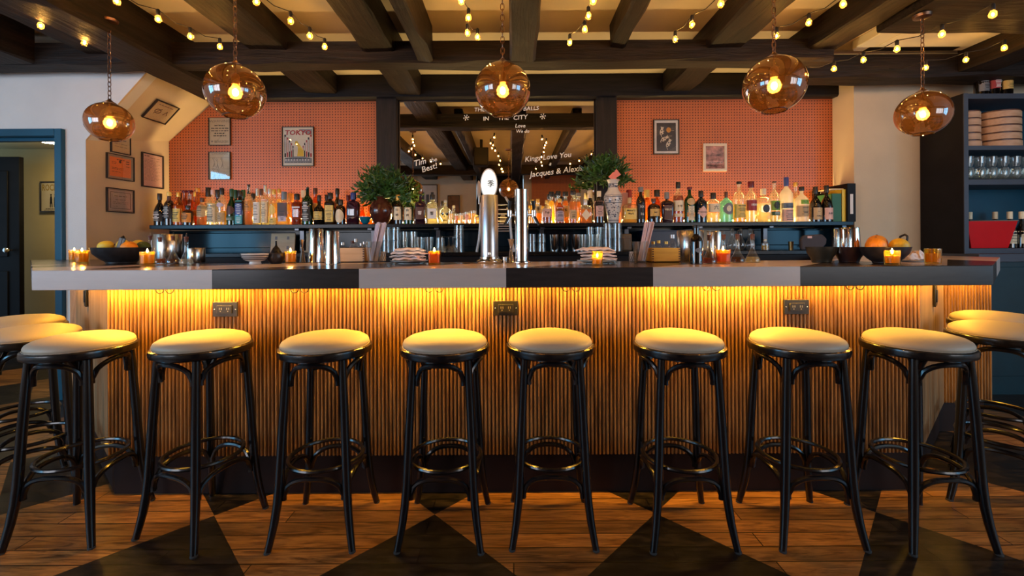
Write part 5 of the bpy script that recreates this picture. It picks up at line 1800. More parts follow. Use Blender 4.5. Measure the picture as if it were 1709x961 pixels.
ORD = ['first', 'second', 'third', 'fourth', 'fifth', 'sixth', 'seventh', 'eighth', 'ninth', 'tenth', 'eleventh', 'twelfth']
BCL = BCZ + .0008


def row(pxs, Y, w, Hpx, where, group, up=True, z0=None, nm='tumbler', taper=.86):
    r = w / F * Y / 2
    H = Hpx / F * Y
    its = []
    z = BCL if z0 is None else z0
    for i, px in enumerate(pxs):
        its.append((P(px, 410, Y).x, Y, z + (H if up else 0), up, 'clear %s %s, %s from the left' % (nm.replace('_', ' '), where, ORD[i]) if len(pxs) > 1 else 'clear %s %s' % (nm.replace('_', ' '), where)))
    glassset(lambda: tumbler_mesh(r, H, taper).build(nm, CLEAR, smooth=50), its, '', group)
    return H


h1 = row([645, 661], 3.52, 17, 20, 'lower, behind the left napkins', 'tumblers behind the left napkin plate')
row([645, 661], 3.52, 17, 21, 'upper, behind the left napkins', 'tumblers behind the left napkin plate', z0=BCL + h1 + .002)
row([676, 690], 3.56, 13, 34, 'tall and upright behind the left napkins', 'tall glasses behind the left napkin plate', False, nm='highball_glass')
row([700, 716], 3.50, 16, 25, 'upright right of the tall glasses by the left napkins', 'glasses behind the left candle', False)
row([735], 3.50, 17, 24, 'upside down with the stemmed glasses', 'tumblers left of the oval sign tower')
h2 = row([766], 3.52, 19, 22, 'ribbed, lower of the stack left of the oval sign tower', 'stack of cut tumblers', True)
row([766], 3.52, 18, 22, 'ribbed, upper of the stack left of the oval sign tower', 'stack of cut tumblers', True, z0=BCL + h2 + .002)
row([888, 904], 3.50, 15, 15, 'in the lower row right of the chrome tower', 'tumblers right of the chrome tower')
row([888, 904], 3.50, 15, 14, 'in the upper row right of the chrome tower', 'tumblers right of the chrome tower', z0=BCL + 15 / F * 3.5 + .002)
row([974, 986, 998], 3.50, 13, 28, 'upright behind the right napkins', 'glasses behind the right napkin plate', False)
row([985, 1000], 3.60, 13, 40, 'tall and upright behind the right napkins', 'tall glasses behind the right napkin plate', False, nm='highball_glass')
row([1014, 1030], 3.46, 17, 22, 'lower, right of the right napkins', 'tumblers by the right napkin plate')
row([1014, 1030], 3.46, 17, 24, 'upper, right of the right napkins', 'tumblers by the right napkin plate', z0=BCL + 22 / F * 3.46 + .002)
# stemmed coupes
CP = [(.030, 0), (.028, .003), (.004, .006), (.0035, .060), (.010, .068), (.034, .095), (.040, .125), (.038, .125), (.030, .095), (.004, .072)]
its = [(P(px, 410, Y).x, Y, BCL + .125, True, 'small upturned stemmed glass left of the oval sign tower, %s from the left' % ORD[i]) for i, (px, Y) in enumerate(((738, 3.42), (756, 3.42), (749, 3.58)))]
glassset(lambda: MB().lathe(CP, 20).build('stemmed_glass', CLEAR, smooth=50), its, '', 'stemmed glasses left of the oval sign tower')
# steel julep cups right of the chrome tower
its = [(P(px, 410, 3.5).x, 3.5, BCL, False, 'polished steel cup right of the chrome tower, %s from the left' % ORD[i]) for i, px in enumerate((925, 942, 961))]
glassset(lambda: MB().lathe([(.030, 0), (.032, .002), (.042, .135), (.040, .135), (.030, .006)], 28).build('steel_cup', CHROME), its, '', 'steel cups right of the chrome tower', 'cup')
# cups, bottles, little things along the back counter
def place(px, Y, z=None):
    return (P(px, 410, Y).x, Y, BCL if z is None else z)


t = thing('wooden_board', 'pale wooden board with dark square inlays leaning under the shelf at left', 'board', place(471, 3.80))
PALEW = wood('pale_wood', (.50, .36, .22), (.64, .48, .31), 'X', .6, 1.0, .1)
MB().obox((-.105, .0, 0), (.21, 0, 0), (0, .012, 0), (0, .02, .165)).build('board', PALEW, t, bevel=.001)
m = MB()
for (x, z) in ((-.06, .125), (.045, .125), (.045, .04), (-.06, .04)):
    m.obox((x - .010, z * .12 - .002, z - .014), (.02, 0, 0), (0, .003, 0), (0, .0035, .028))
m.build('inlay', cap_m('brown'), t)
t = thing('wooden_board', 'second pale wooden board behind the steel shakers', 'board', place(512, 3.84))
MB().obox((-.05, .0, 0), (.10, 0, 0), (0, .012, 0), (0, .02, .165)).build('board', PALEW, t, bevel=.001)
MB().obox((-.03, .012, .11), (.02, 0, 0), (0, .003, 0), (0, .003, .028)).build('inlay', cap_m('brown'), t)
for (px, col, lab) in ((1262, 0, 'brown'),):
    pass
t = thing('small_jar', 'little corked clear jar on the dark back counter at right', 'jar', place(1277, 3.5))
MB().lathe([(.026, 0), (.030, .004), (.030, .055), (.012, .068), (.012, .078)], 20).build('jar_body', CLEAR, t)
MB().lathe([(.012, .074), (.012, .088)], 12).build('cork', cap_m('cream'), t)
MB().lathe([(.024, .004), (.024, .04)], 16).build('contents', LIQ['gold'], t)
t = thing('small_cup', 'narrow brass cup in the shade of the right back counter', 'cup', place(1320, 3.6))
MB().lathe([(.016, 0), (.020, .07), (.018, .07), (.012, .01)], 16).build('cup_body', mat('aged_brass', (.55, .36, .14), .3, 1.0, var=.1), t)
t = thing('kitchen_mitt', 'grey kitchen mitt leaning on the right back counter with a white tag', 'mitt', place(1359, 3.48))
m = MB()
m.slab([(-.10, 0, 0), (.06, 0, 0), (.10, 0, .05), (.105, 0, .09), (.07, 0, .125), (-.08, 0, .115), (-.105, 0, .08)], (0, .035, .004))
o = m.build('mitt_body', mat('grey_cloth', (.07, .065, .075), .9, bump=.4, bscale=250), t, bevel=.012)
MB().box(-.055, -.02, -.003, -.001, .095, .112).build('tag', lab_m('pink'), t)
# tipped glass decanters behind the right oil bottles
its = [place(px, 3.5) for px in (1222, 1236, 1252)]
for i, q in enumerate(its):
    t = thing('glass_flask', 'clear round flask on the back counter behind the oil decanters, %s from the left' % ORD[i], 'flask', q, 0, 'round flasks behind the oil decanters')
    MB().lathe([(.020, 0), (.032, .02), (.036, .045), (.026, .08), (.012, .11), (.012, .15), (.016, .158)], 20).build('glass_body', CLEAR, t, smooth=60)
    MB().ball((0, 0, .165), .012, 10, 6).build('stopper', CLEAR, t)
for (px, lab) in ((1065, 'tan leather case under the shelf, left of the right wooden box'),):
    t = thing('leather_case', lab, 'case', place(1046, 3.56))
    MB().box(-.05, .05, 0, .10, 0, .14, .02).build('case_body', mat('tan_leather', (.13, .09, .055), .6, bump=.2), t, bevel=.012)
    MB().box(-.051, .051, -.001, .101, .10, .105, .02).build('seam', cap_m('brown'), t)
t = thing('dark_crate', 'dark navy plastic crate under the shelf behind the right wooden box', 'crate', place(1103, 3.68))
m = MB().box(-.14, .14, 0, .006, 0, .17).box(-.14, .14, .194, .20, 0, .17).box(-.14, -.134, 0, .2, 0, .17).box(.134, .14, 0, .2, 0, .17).box(-.14, .14, 0, .2, 0, .006)
m.build('crate_body', mat('navy_plastic', (.01, .018, .05), .4), t, bevel=.003)
MB().box(-.146, .146, -.006, .206, .16, .172).build('rim', mat('navy_plastic', (.01, .018, .05), .4), t, bevel=.003)
t = thing('wooden_board', 'tan wooden board leaning behind the tall steel tin', 'board', place(1182, 3.80))
MB().obox((-.11, .0, 0), (.22, 0, 0), (0, .012, 0), (0, .02, .175)).build('board', PALEW, t, bevel=.001)
MB().obox((-.11, -.002, .15), (.22, 0, 0), (0, .003, 0), (0, .003, .012)).build('batten', PALEW, t)

# ================================================================ THINGS ON THE BAR TOP
TZ = BZ1 + .0006


def onbar(x, y):
    q = onz(x, y, BZ1)
    return Vector((q.x, q.y, TZ))


CG = thin_glass('amber_votive_glass', (1.0, .80, .36), 1.4, .12, (1.0, .60, .07))
CG2 = thin_glass('orange_votive_glass', (1.0, .58, .14), 1.4, .25, (1.0, .42, .03))
WAX = thin_glass('glowing_wax', (.9, .6, .2), .2, .9, (.98, .74, .25))
WAX2 = thin_glass('orange_wax', (.8, .35, .08), .2, .9, (.9, .38, .05))


def candle(px, py, wpx, hpx, lab, square=False, orange=False, lit=True, fill=.8):
    q = onbar(px, py)
    s = q.y / F
    r, H = wpx * s / 2, hpx * s
    t_ = thing('votive_candle', lab, 'candle', q, 0, 'votive candles along the bar')
    n = 5.0 if square else 2.0
    MB().lathe([(r * .92, 0), (r * .96, .003), (r, H), (r * .93, H), (r * .88, .010)], 28, n=n).build('glass_holder', CG2 if orange else CG, t_, smooth=50)
    MB().lathe([(r * .82, .011), (r * .86, H * fill), (r * .4, H * fill - .002), (.002, H * fill - .003)], 24, n=n).build('wax', WAX2 if orange else WAX, t_)
    MB().tube([(0, 0, H * fill - .003), (.001, 0, H * fill + .006)], .0009, 5).build('wick', INK, t_)
    if lit:
        z = H * fill + .006
        MB().lathe([(.0005, z), (.004, z + .004), (.0048, z + .009), (.003, z + .016), (.0004, z + .024)], 10).build('flame', emis('candle_flame', (1.0, .62, .18), 60.0), t_)
        l = bpy.data.lights.new('candle_light', 'POINT')
        l.energy, l.color, l.shadow_soft_size = 1.3, (1.0, .58, .18), .006
        o = bpy.data.objects.new('candle_light', l)
        COL.objects.link(o)
        o.parent = t_
        o.location = (0, 0, z + .012)
    return t_


candle(124, 436, 14, 19, 'amber candle glass at the left bar end, farther of two')
candle(137, 440, 19, 22, 'amber candle glass at the left bar end, nearer of two')
candle(246, 443, 21, 23, 'amber candle beside the left bowl of lemons')
candle(485, 440, 18, 21, 'amber candle beside the black sake pourer')
candle(725, 442, 19, 23, 'square orange candle right of the left napkin plate', True, True)
candle(997, 444, 18, 25, 'amber candle glass in front of the right napkin plate', False, False, True, .45)
candle(1207, 440, 19, 23, 'orange candle between the right oil decanters', True, True)
candle(1489, 443, 22, 25, 'amber candle glass in front of the bowl of oranges', False, False, True, .65)
candle(1557, 441, 22, 26, 'amber candle glass at the right end of the bar', False, False, False, .7)

BOWLB = mat('black_stoneware', (.022, .020, .022), .38, var=.4, vscale=30, bump=.1, bscale=60)
LEMON = mat('lemon_peel', (.80, .50, .03), .45, var=.12, vscale=8, bump=.2, bscale=180)
ORANGE = mat('orange_peel', (.95, .28, .01), .45, var=.08, vscale=8, bump=.25, bscale=200)
AVO = mat('avocado_skin', (.05, .09, .02), .5, var=.3, vscale=20, bump=.3, bscale=120)


def bowl(q, R, H, foot, m_, nm, lab, group=None, rimh=0.0):
    t_ = thing(nm, lab, 'bowl', q, 0, group)
    pr = [(foot * .92, 0), (foot, .003), (foot * 1.02, H * .12), (R * .70, H * .30), (R * .92, H * .62), (R, H), (R * .965, H), (R * .87, H * .64), (R * .62, H * .34), (.002, H * .20)]
    MB().lathe(pr, 44).build('bowl_body', m_, t_)
    return t_


def fruit(q, r, kind, lab, sc=(1, 1, 1), rot=(0, 0, 0), m_=None, stem=True):
    t_ = thing(kind, lab, kind, q, 0, 'fruit in the bowls')
    t_.rotation_euler = rot
    mb_ = MB()
    if kind == 'lemon':
        pr = []
        for k in range(17):
            a = PI * k / 16
            z = -math.cos(a) * r * 1.18
            rr = math.sin(a) ** .85 * r * .92
            pr.append((max(.0015, rr), z))
        pr = [(.002, -r * 1.36), (r * .16, -r * 1.28)] + pr[1:-1] + [(r * .16, r * 1.28), (.002, r * 1.34)]
        mb_.lathe(pr, 22)
    else:
        mb_.ball((0, 0, 0), r, 22, 14, sc)
    mb_.build('skin', m_, t_, smooth=80)
    if stem:
        z = r * (1.33 if kind == 'lemon' else sc[2] * .99)
        MB().lathe([(.004, z - .002), (.0035, z + .002), (.001, z + .003)], 8).build('stem_end', cap_m('brown'), t_)
    return t_


# left bowl
q = onbar(203, 440)
s = q.y / F
bowl(q, 39.5 * s, 27 * s, 20 * s, BOWLB, 'fruit_bowl', 'wide black bowl of lemons and an orange on the left of the bar')
rz = q.z + 27 * s
fruit((q.x - 21 * s, q.y - .02, rz + .008), .032, 'lemon', 'yellow lemon at the left of the black bowl', rot=(0, 1.35, .2), m_=LEMON)
fruit((q.x - 13 * s, q.y + .062, rz + .012), .034, 'lemon', 'yellow lemon behind the left lemon of the black bowl', rot=(0, 1.6, -.3), m_=LEMON)
fruit((q.x + 12 * s, q.y + .055, rz + .012), .031, 'lemon', 'yellow lemon behind the black peeler', rot=(.3, 1.1, .4), m_=LEMON)
fruit((q.x + 18 * s, q.y - .02, rz - .006), .040, 'orange', 'orange at the right of the left black bowl', m_=ORANGE)
fruit((q.x + 25 * s, q.y + .045, rz - .002), .036, 'avocado', 'dark green avocado behind the orange in the left bowl', (1.0, 1.0, 1.0), (0, .9, .3), AVO)


def peeler(q, lab, rz_):
    t_ = thing('peeler', lab, 'peeler', q, rz_)
    pts = [(-.02 + .04 * k / 8, 0, .014 * math.sin(PI * k / 8)) for k in range(9)]
    m_ = MB()
    m_.slab([(-.012, -.012, -.03), (.006, -.012, -.03), (.020, -.012, .028), (.006, -.012, .034)], (0, .004, 0))
    m_.slab([(-.012, .014, -.03), (.006, .014, -.03), (.020, .014, .028), (.006, .014, .034)], (0, .004, 0))
    m_.tube([(.012, -.010, .030), (.018, 0, .040), (.012, .016, .030)], .005, 8)
    m_.build('handle', DARKPL, t_, bevel=.001)
    MB().box(-.010, .000, -.010, .015, -.030, -.027).build('blade', STEEL, t_)
    return t_


peeler((q.x + 5 * s, q.y - .03, rz + .022), 'black peeler stuck among the lemons of the left bowl', .2)

# oil decanters
def decanter(px, py, hpx, lq, lab, w=1.0, grp='cork stoppered oil decanters'):
    q_ = onbar(px, py)
    H = hpx * q_.y / F
    k = H / .15 * 1.0
    t_ = thing('oil_decanter', lab, 'decanter', q_, 0, grp)
    rb = .034 * w
    pr = [(rb * .95, 0), (rb, .004), (rb * .98, .016), (rb * .62, .038), (.012, .060), (.0095, .075), (.0095, H - .030), (.0105, H - .028)]
    MB().lathe(pr, 24).build('glass_body', CLEAR, t_, smooth=60)
    MB().lathe([(rb * .90, .003), (rb * .92, .012), (rb * .72, .028)], 20).build('oil', LIQ[lq], t_)
    MB().lathe([(.0088, H - .046), (.0092, H - .028), (.0108, H - .026), (.0108, H - .020)], 14).build('cork', mat('red_brown_cork', (.16, .05, .035), .7, var=.2), t_)
    MB().tube([(0, 0, H - .020), (0, 0, H - .010), (.003, 0, H)], [.004, .003, .0018], 8).build('spout', CLEAR, t_)


decanter(251, 437, 49, 'pale', 'clear oil decanter behind the candle left of the dark red one', .8)
decanter(267, 440, 50, 'red', 'oil decanter with a low dark red fill, left part of the bar')
decanter(289, 440, 52, 'dark', 'oil decanter with a black fill, left part of the bar')
decanter(311, 441, 52, 'clear', 'small round bodied clear decanter left of the steel cup', .95)
decanter(1184, 440, 55, 'red', 'oil decanter with a dark red fill right of the dark beer bottle')
decanter(1208, 437, 52, 'clear', 'clear oil decanter behind the orange candle')
decanter(1231, 438, 54, 'dark', 'oil decanter with a black fill, right part of the bar')
decanter(1256, 438, 54, 'pale', 'oil decanter with pale oil, rightmost of the decanters')

# steel vessels
def can(px, py, w, h, lab, nm='steel_canister', taper=1.0, m_=STEEL, up=False, Y=None, dz=0.0):
    q_ = onbar(px, py)
    s_ = q_.y / F
    r, H = w * s_ / 2, h * s_
    t_ = thing(nm, lab, nm.split('_')[-1], (q_.x, q_.y, q_.z + dz), 0)
    if nm == 'cocktail_shaker':
        pr = [(r * 1.0, 0), (r, .004), (r * .99, .012), (r * .80, H - .006), (r * .76, H)]
        MB().lathe(pr, 36).build('shaker_body', m_, t_, smooth=50)
        MB().tube([(r * math.cos(a), r * math.sin(a), .003) for a in [2 * PI * k / 32 for k in range(32)]], .0016, 6, True).build('rolled_rim', m_, t_)
    else:
        MB().lathe([(r * .98 * taper, 0), (r * taper, .003), (r, H - .002), (r * .98, H), (r * .95, H - .002), (r * .94 * taper, .006)], 36).build('vessel_body', m_, t_, smooth=50)
        MB().tube([(r * .985 * math.cos(a), r * .985 * math.sin(a), H) for a in [2 * PI * k / 32 for k in range(32)]], .0014, 6, True).build('rolled_rim', m_, t_)
    return t_


can(281, 435, 39, 44, 'tall brushed steel canister behind the left oil decanters')
can(326, 438, 28, 24, 'low steel cup right of the left oil decanters', 'steel_cup')
can(528, 438, 27, 56, 'left of two upturned polished steel shakers', 'cocktail_shaker', m_=CHROME)
can(555, 441, 26, 56, 'right of two upturned polished steel shakers', 'cocktail_shaker', m_=CHROME)
can(1152, 435, 42, 50, 'wide brushed steel tin right of the right wooden box, left of two', 'steel_tin')
can(1193, 434.5, 24, 48, 'narrower steel tin behind the first oil decanter', 'steel_tin')


def jigger(px, py, h, lab, lean=0.0):
    q_ = onbar(px, py)
    H = h * q_.y / F
    t_ = thing('jigger', lab, 'jigger', q_, 0, 'double ended jiggers')
    t_.rotation_euler = (0, lean, 0)
    MB().lathe([(.018, 0), (.0165, .002), (.006, H * .60), (.005, H * .62), (.006, H * .64), (.019, H), (.0175, H), (.004, H * .66)], 24).build('cups', CHROME, t_, smooth=40)
    MB().tube([(.0065 * math.cos(a), .0065 * math.sin(a), H * .62) for a in [2 * PI * k / 16 for k in range(16)]], .0016, 6, True).build('collar', CHROME, t_)


jigger(505, 438, 38, 'tall double ended steel jigger left of the shakers')
jigger(853, 439, 40, 'double ended steel jigger left of the chrome tower')
can(843, 439, 9, 10, 'tiny steel cup between the two beer towers', 'steel_cup', m_=CHROME)

# striped bowl stack and sake pourer
q = onbar(426, 441)
s = q.y / F
R = 21 * s
t = thing('striped_bowl', 'white bowl with dark stripes upon a small foot, left of the sake pourer', 'bowl', q)
MB().lathe([(R * .42, 0), (R * .44, .002), (R * .40, .014), (R * .70, .020), (R * .92, .036), (R, .056), (R * .96, .056), (R * .86, .038), (.002, .024)], 40).build('bowl_body', mat('white_porcelain', (.70, .65, .60), .2), t)
m = MB()
for z0, z1, r0, r1 in ((.0235, .0285, .763, .832), (.033, .0375, .884, .926), (.043, .048, .948, .968)):
    m.lathe([(R * r0 + .0015, z0), (R * r1 + .0015, z1)], 40, cap=False)
m.build('stripe', mat('dark_slip', (.05, .04, .045), .4), t)
q = onbar(461, 440)
s = q.y / F
t = thing('sake_pourer', 'squat black ceramic sake pourer with a narrow neck', 'pourer', q)
R = 14 * s
MB().lathe([(R * .55, 0), (R * .62, .003), (R * .97, .026), (R, .040), (R * .96, .052), (R * .99, .056), (R * .94, .058)], 36).build('pot_body', BOWLB, t)
MB().lathe([(R * .62, .055), (R * .55, .066), (R * .36, .082), (R * .14, .094), (R * .11, .100), (R * .10, 38 * s), (R * .08, 38 * s)], 28).build('neck', BLACKG, t)

# wooden finger jointed boxes with small jars
def woodbox(px, py, w, h, lab, col, items):
    q_ = onbar(px, py)
    s_ = q_.y / F
    a, H = w * s_ / 2, h * s_
    t_ = thing('wooden_box', lab, 'box', q_, 0, 'finger jointed wooden boxes')
    m_ = MB()
    m_.box(-a, a, 0, .008, 0, H).box(-a, a, .112, .12, 0, H).box(-a, -a + .008, .008, .112, 0, H).box(a - .008, a, .008, .112, 0, H).box(-a, a, .0, .12, 0, .006)
    m_.build('box_walls', col, t_, bevel=.0008)
    j = MB()
    n = 6
    for k in range(n):
        z = H * (k + .25) / n
        for sgn in (-1, 1):
            x0, x1 = sorted((sgn * (a - .009), sgn * (a + .0004)))
            j.box(x0, x1, -.0006, .001, z, z + H / n * .5)
    j.build('joint_end_grain', cap_m('brown'), t_, smooth=0)
    return q_, s_, a, H


BOXW = wood('beech_box', (.70, .40, .19), (.84, .54, .28), 'X', .5, 1.0, .08)
BOXY = wood('golden_box', (.62, .31, .035), (.78, .43, .06), 'X', .5, 1.0, .08)
q, s, a, H = woodbox(584.5, 438, 47, 24, 'finger jointed light wooden box of jars left of the bundle of straws', BOXW, None)
for i, (dx, dy, r, h, lq, cp) in enumerate(((-.055, .035, .017, .105, 'amber', 'silver'), (-.015, .08, .018, .115, 'pale', 'brown'), (.020, .035, .016, .125, 'clear', 'silver'), (.055, .075, .017, .110, 'amber', 'silver'), (.052, .033, .015, .100, 'red', 'silver'))):
    t = thing('bitters_bottle', 'small bottle in the left wooden box, %s from the left' % ORD[i], 'bottle', (q.x + dx, q.y + dy, q.z + .007), 0, 'small bottles in the left wooden box')
    MB().lathe([(r * .9, 0), (r, .003), (r, h * .68), (r * .5, h * .78), (r * .45, h * .88)], 18).build('glass_body', CLEAR, t, smooth=50)
    MB().lathe([(r * .85, .004), (r * .85, h * .5)], 14).build('contents', LIQ[lq], t)
    MB().lathe([(r * .6, h * .86), (r * .6, h)], 14).build('cap', cap_m(cp), t)
q, s, a, H = woodbox(1112, 438, 47, 24, 'finger jointed golden wooden box right of the right bundle of straws', BOXY, None)
for i, (dx, dy, r, h, lq, cp) in enumerate(((-.055, .035, .015, .100, 'gold', 'gold'), (-.022, .05, .016, .105, 'amber', 'gold'), (.012, .035, .016, .100, 'gold', 'gold'), (.050, .05, .019, .135, 'pale', 'silver'))):
    t = thing('bitters_bottle', 'small bottle in the right wooden box, %s from the left' % ORD[i], 'bottle', (q.x + dx, q.y + dy, q.z + .007), 0, 'small bottles in the right wooden box')
    MB().lathe([(r * .9, 0), (r, .003), (r, h * .68), (r * .5, h * .78), (r * .45, h * .88)], 18).build('glass_body', CLEAR, t, smooth=50)
    MB().lathe([(r * .85, .004), (r * .85, h * .5)], 14).build('contents', LIQ[lq], t)
    MB().lathe([(r * .6, h * .86), (r * .6, h)], 14).build('cap', cap_m(cp), t)

# straws in a glass
STRAW = mat('lilac_paper_straw', (.80, .70, .80), .6, var=.05)
STRAWP = mat('pink_paper_straw', (.82, .56, .54), .6, var=.05)


def straws(px, py, w, h, lab, lean, m_, seed):
    rnd_ = random.Random(seed)
    q_ = onbar(px, py)
    s_ = q_.y / F
    t_ = thing('straw_glass', lab, 'glass', q_, 0, 'glasses of straws')
    r = w * s_ / 2
    Hg = 35 * s_
    MB().lathe([(r * .72, 0), (r * .74, .004), (r * 1.05, Hg), (r * .99, Hg), (r * .68, .008)], 26).build('glass_body', CLEAR, t_, smooth=50)
    H = h * s_
    bx = []
    for k in range(34):
        aa, rr = rnd_.uniform(0, 2 * PI), math.sqrt(rnd_.random())
        x0, y0 = math.cos(aa) * rr * r * .50, math.sin(aa) * rr * r * .50
        x1, y1 = lean * H + math.cos(aa) * rr * r * .72, math.sin(aa) * rr * r * .60
        so = MB().tube([(x0, y0, .009), (x1, y1, H * rnd_.uniform(.955, 1.0))], .0034, 7).build('straw', m_, None)
        so.parent = t_


straws(624, 438, 26, 67, 'glass packed with lilac straws right of the left wooden box', .20, STRAW, 4)
straws(1069, 438, 26, 68, 'glass packed with pink straws left of the right wooden box', .20, STRAWP, 5)


def cup_pattern(px, py, lab):
    q_ = onbar(px, py)
    s_ = q_.y / F
    r, H = 6.2 * s_, 16 * s_
    t_ = thing('patterned_cup', lab, 'cup', q_, 0, 'small lattice patterned cups')
    MB().lathe([(r * .85, 0), (r, .004), (r * .97, H), (r * .88, H), (r * .8, .006)], 24).build('cup_body', mat('white_porcelain', (.70, .65, .60), .2), t_)
    m_ = MB()
    for k in range(10):
        for sg in (-1, 1):
            a0 = 2 * PI * k / 10
            m_.tube([((r + .0003) * math.cos(a0 + sg * u * .9), (r + .0003) * math.sin(a0 + sg * u * .9), .004 + (H - .008) * u) for u in (0, .25, .5, .75, 1)], .0008, 4)
    m_.build('lattice', INK, t_)


cup_pattern(638, 436, 'small lattice patterned cup right of the lilac straws')
cup_pattern(1056, 436, 'small lattice patterned cup left of the pink straws')

# plates with folded napkins
NAP = mat('pink_white_napkin', (.92, .76, .70), .9, var=.05, vscale=20, bump=.2, bscale=90)


def napkins(px, py, w, lab, seed):
    rnd_ = random.Random(seed)
    q_ = onbar(px, py)
    s_ = q_.y / F
    R_2 = w * s_ / 2
    t_ = thing('side_plate', lab.replace('@', 'white plate'), 'plate', q_, 0, 'plates under the napkins')
    MB().lathe([(R_2 * .5, 0), (R_2 * .52, .003), (R_2 * .98, .014), (R_2, .017), (R_2 * .96, .017), (.002, .006)], 40).build('plate_body', mat('white_porcelain', (.70, .65, .60), .2), t_)
    z = q_.z + .018
    for k in range(4):
        th = .010
        a = R_2 * rnd_.uniform(.80, .92)
        m_ = MB()
        nx, ny = 14, 8
        vs = []
        offx, offy, ph = rnd_.uniform(-.008, .008), rnd_.uniform(-.008, .008), rnd_.uniform(0, 6)
        rotz = rnd_.uniform(-.5, .5)
        for lay in (0, 1):
            for j in range(ny + 1):
                for i in range(nx + 1):
                    u, v = -1 + 2 * i / nx, -1 + 2 * j / ny
                    e = (1 - u ** 6) * (1 - v ** 6)
                    x, y = a * u * (1 + .05 * math.sin(5 * v + ph)), a * .62 * v * (1 + .07 * math.sin(6 * u + ph))
                    zz = lay * th * (.35 + .65 * e) + .0022 * math.sin(9 * u + ph) + .002 * math.sin(7 * v + 2 * ph) - .004 * (abs(u) ** 3)
                    xx = x * math.cos(rotz) - y * math.sin(rotz) + offx
                    yy = x * math.sin(rotz) + y * math.cos(rotz) + offy
                    vs.append((xx, yy, zz))
        N_ = (nx + 1) * (ny + 1)
        fs = []
        for j in range(ny):
            for i in range(nx):
                c = j * (nx + 1) + i
                fs.append((c + nx + 1, c + nx + 2, c + 1, c))
                fs.append((N_ + c, N_ + c + 1, N_ + c + nx + 2, N_ + c + nx + 1))
        edge = [i for i in range(nx + 1)] + [(j + 1) * (nx + 1) + nx for j in range(ny)] + [ny * (nx + 1) + i for i in range(nx - 1, -1, -1)] + [j * (nx + 1) for j in range(ny - 1, 0, -1)]
        for i in range(len(edge)):
            a_2, b_2 = edge[i], edge[(i + 1) % len(edge)]
            fs.append((a_2, b_2, N_ + b_2, N_ + a_2))
        o_ = m_.add(vs, fs).build('folded_napkin', NAP, smooth=70)
        o_.location = (q_.x, q_.y, z + .005)
        tag(o_, lab.replace('@', 'folded pale pink napkin') + ', %s from the bottom' % ORD[k], 'napkin', 'folded napkins on the plates')
        z += th + .0055


napkins(683, 440, 62, '@ left of the square orange candle', 3)
napkins(996, 440, 66, '@ right of the chrome tower', 8)

# beer towers
q = onbar(817, 439)
s = q.y / F
TW = mat('satin_steel_tower', (.62, .68, .76), .33, 1.0, var=.04, vscale=30)
t = thing('beer_tower', 'satin steel beer tower with a white oval sign on top', 'beer tower', q)
r = 14.6 * s
H = 112 * s
MB().lathe([(r, .030), (r, H), (r * .96, H + .003), (.001, H + .004)], 40).build('column', TW, t, smooth=50)
MB().lathe([(r * 1.45, 0), (r * 1.5, .004), (r * 1.5, .012), (r * 1.15, .022), (r * 1.12, .032), (r, .034)], 40).build('base_flange', CHROME, t)
oz = 131 * s
ov = MB().lathe([(13.2 * s, -.007), (14.2 * s, -.004), (14.2 * s, .004), (13.2 * s, .007)], 48).xform(Matrix.Translation((0, -r * .25, oz)) @ Matrix.Diagonal((1, 1, 1.84, 1)) @ Matrix.Rotation(PI / 2, 4, 'X')).build('sign_housing', mat('white_enamel', (.8, .78, .74), .3), t)
face = MB().lathe([(12.6 * s, -.0008), (12.6 * s, .0008)], 48).xform(Matrix.Translation((0, -r * .25 - .0078, oz)) @ Matrix.Diagonal((1, 1, 1.87, 1)) @ Matrix.Rotation(PI / 2, 4, 'X')).build('lit_sign_face', emis('lit_sign', (1.0, .96, .88), 1.3), t)
text('lettering', '季', .038, (.010, -r * .25 - .0098, oz - .001), (PI / 2, 0, 0), INK, face, bold=.0006)
MB().lathe([(.010, .045), (.010, .055)], 12, (0, -r, 0)).build('badge_screw', CHROME, t)
q = onbar(871, 440)
s = q.y / F
t = thing('beer_tower', 'polished chrome beer tower with two black tap handles behind', 'beer tower', q)
r = 11.4 * s
H = 121 * s
MB().lathe([(r, .010), (r, H), (r * 1.04, H), (r * 1.04, H + .006), (r * .9, H + .008), (.001, H + .008)], 40).build('column', CHROME, t, smooth=50)
MB().lathe([(r * 1.30, 0), (r * 1.34, .003), (r * 1.30, .010), (r * 1.02, .013)], 40).build('base_flange', CHROME, t)
for sg in (-1, 1):
    zz = 88 * s
    tp = MB().tube([(sg * r * .8, .0, zz - .02), (sg * (r + .022), .01, zz - .02)], .008, 10).lathe([(.011, -.02), (.012, .0), (.012, .012), (.007, .018)], 14, (sg * (r + .026), .012, zz - .01)).tube([(sg * (r + .026), .012, zz - .03), (sg * (r + .040), .0, zz - .062)], [.008, .006], 10).build('faucet', CHROME, t)
    MB().tube([(sg * (r + .026), .012, zz + .006), (sg * (r + .028), .012, zz + .020), (sg * (r + .024), .012, zz + .05)], [.006, .009, .012], 10).build('tap_handle', DARKPL, tp)
    MB().tube([(sg * (r + .03), .0, zz - .03), (sg * (r + .052), -.012, zz - .072)], .007, 10).build('spout', DARKPL, tp)
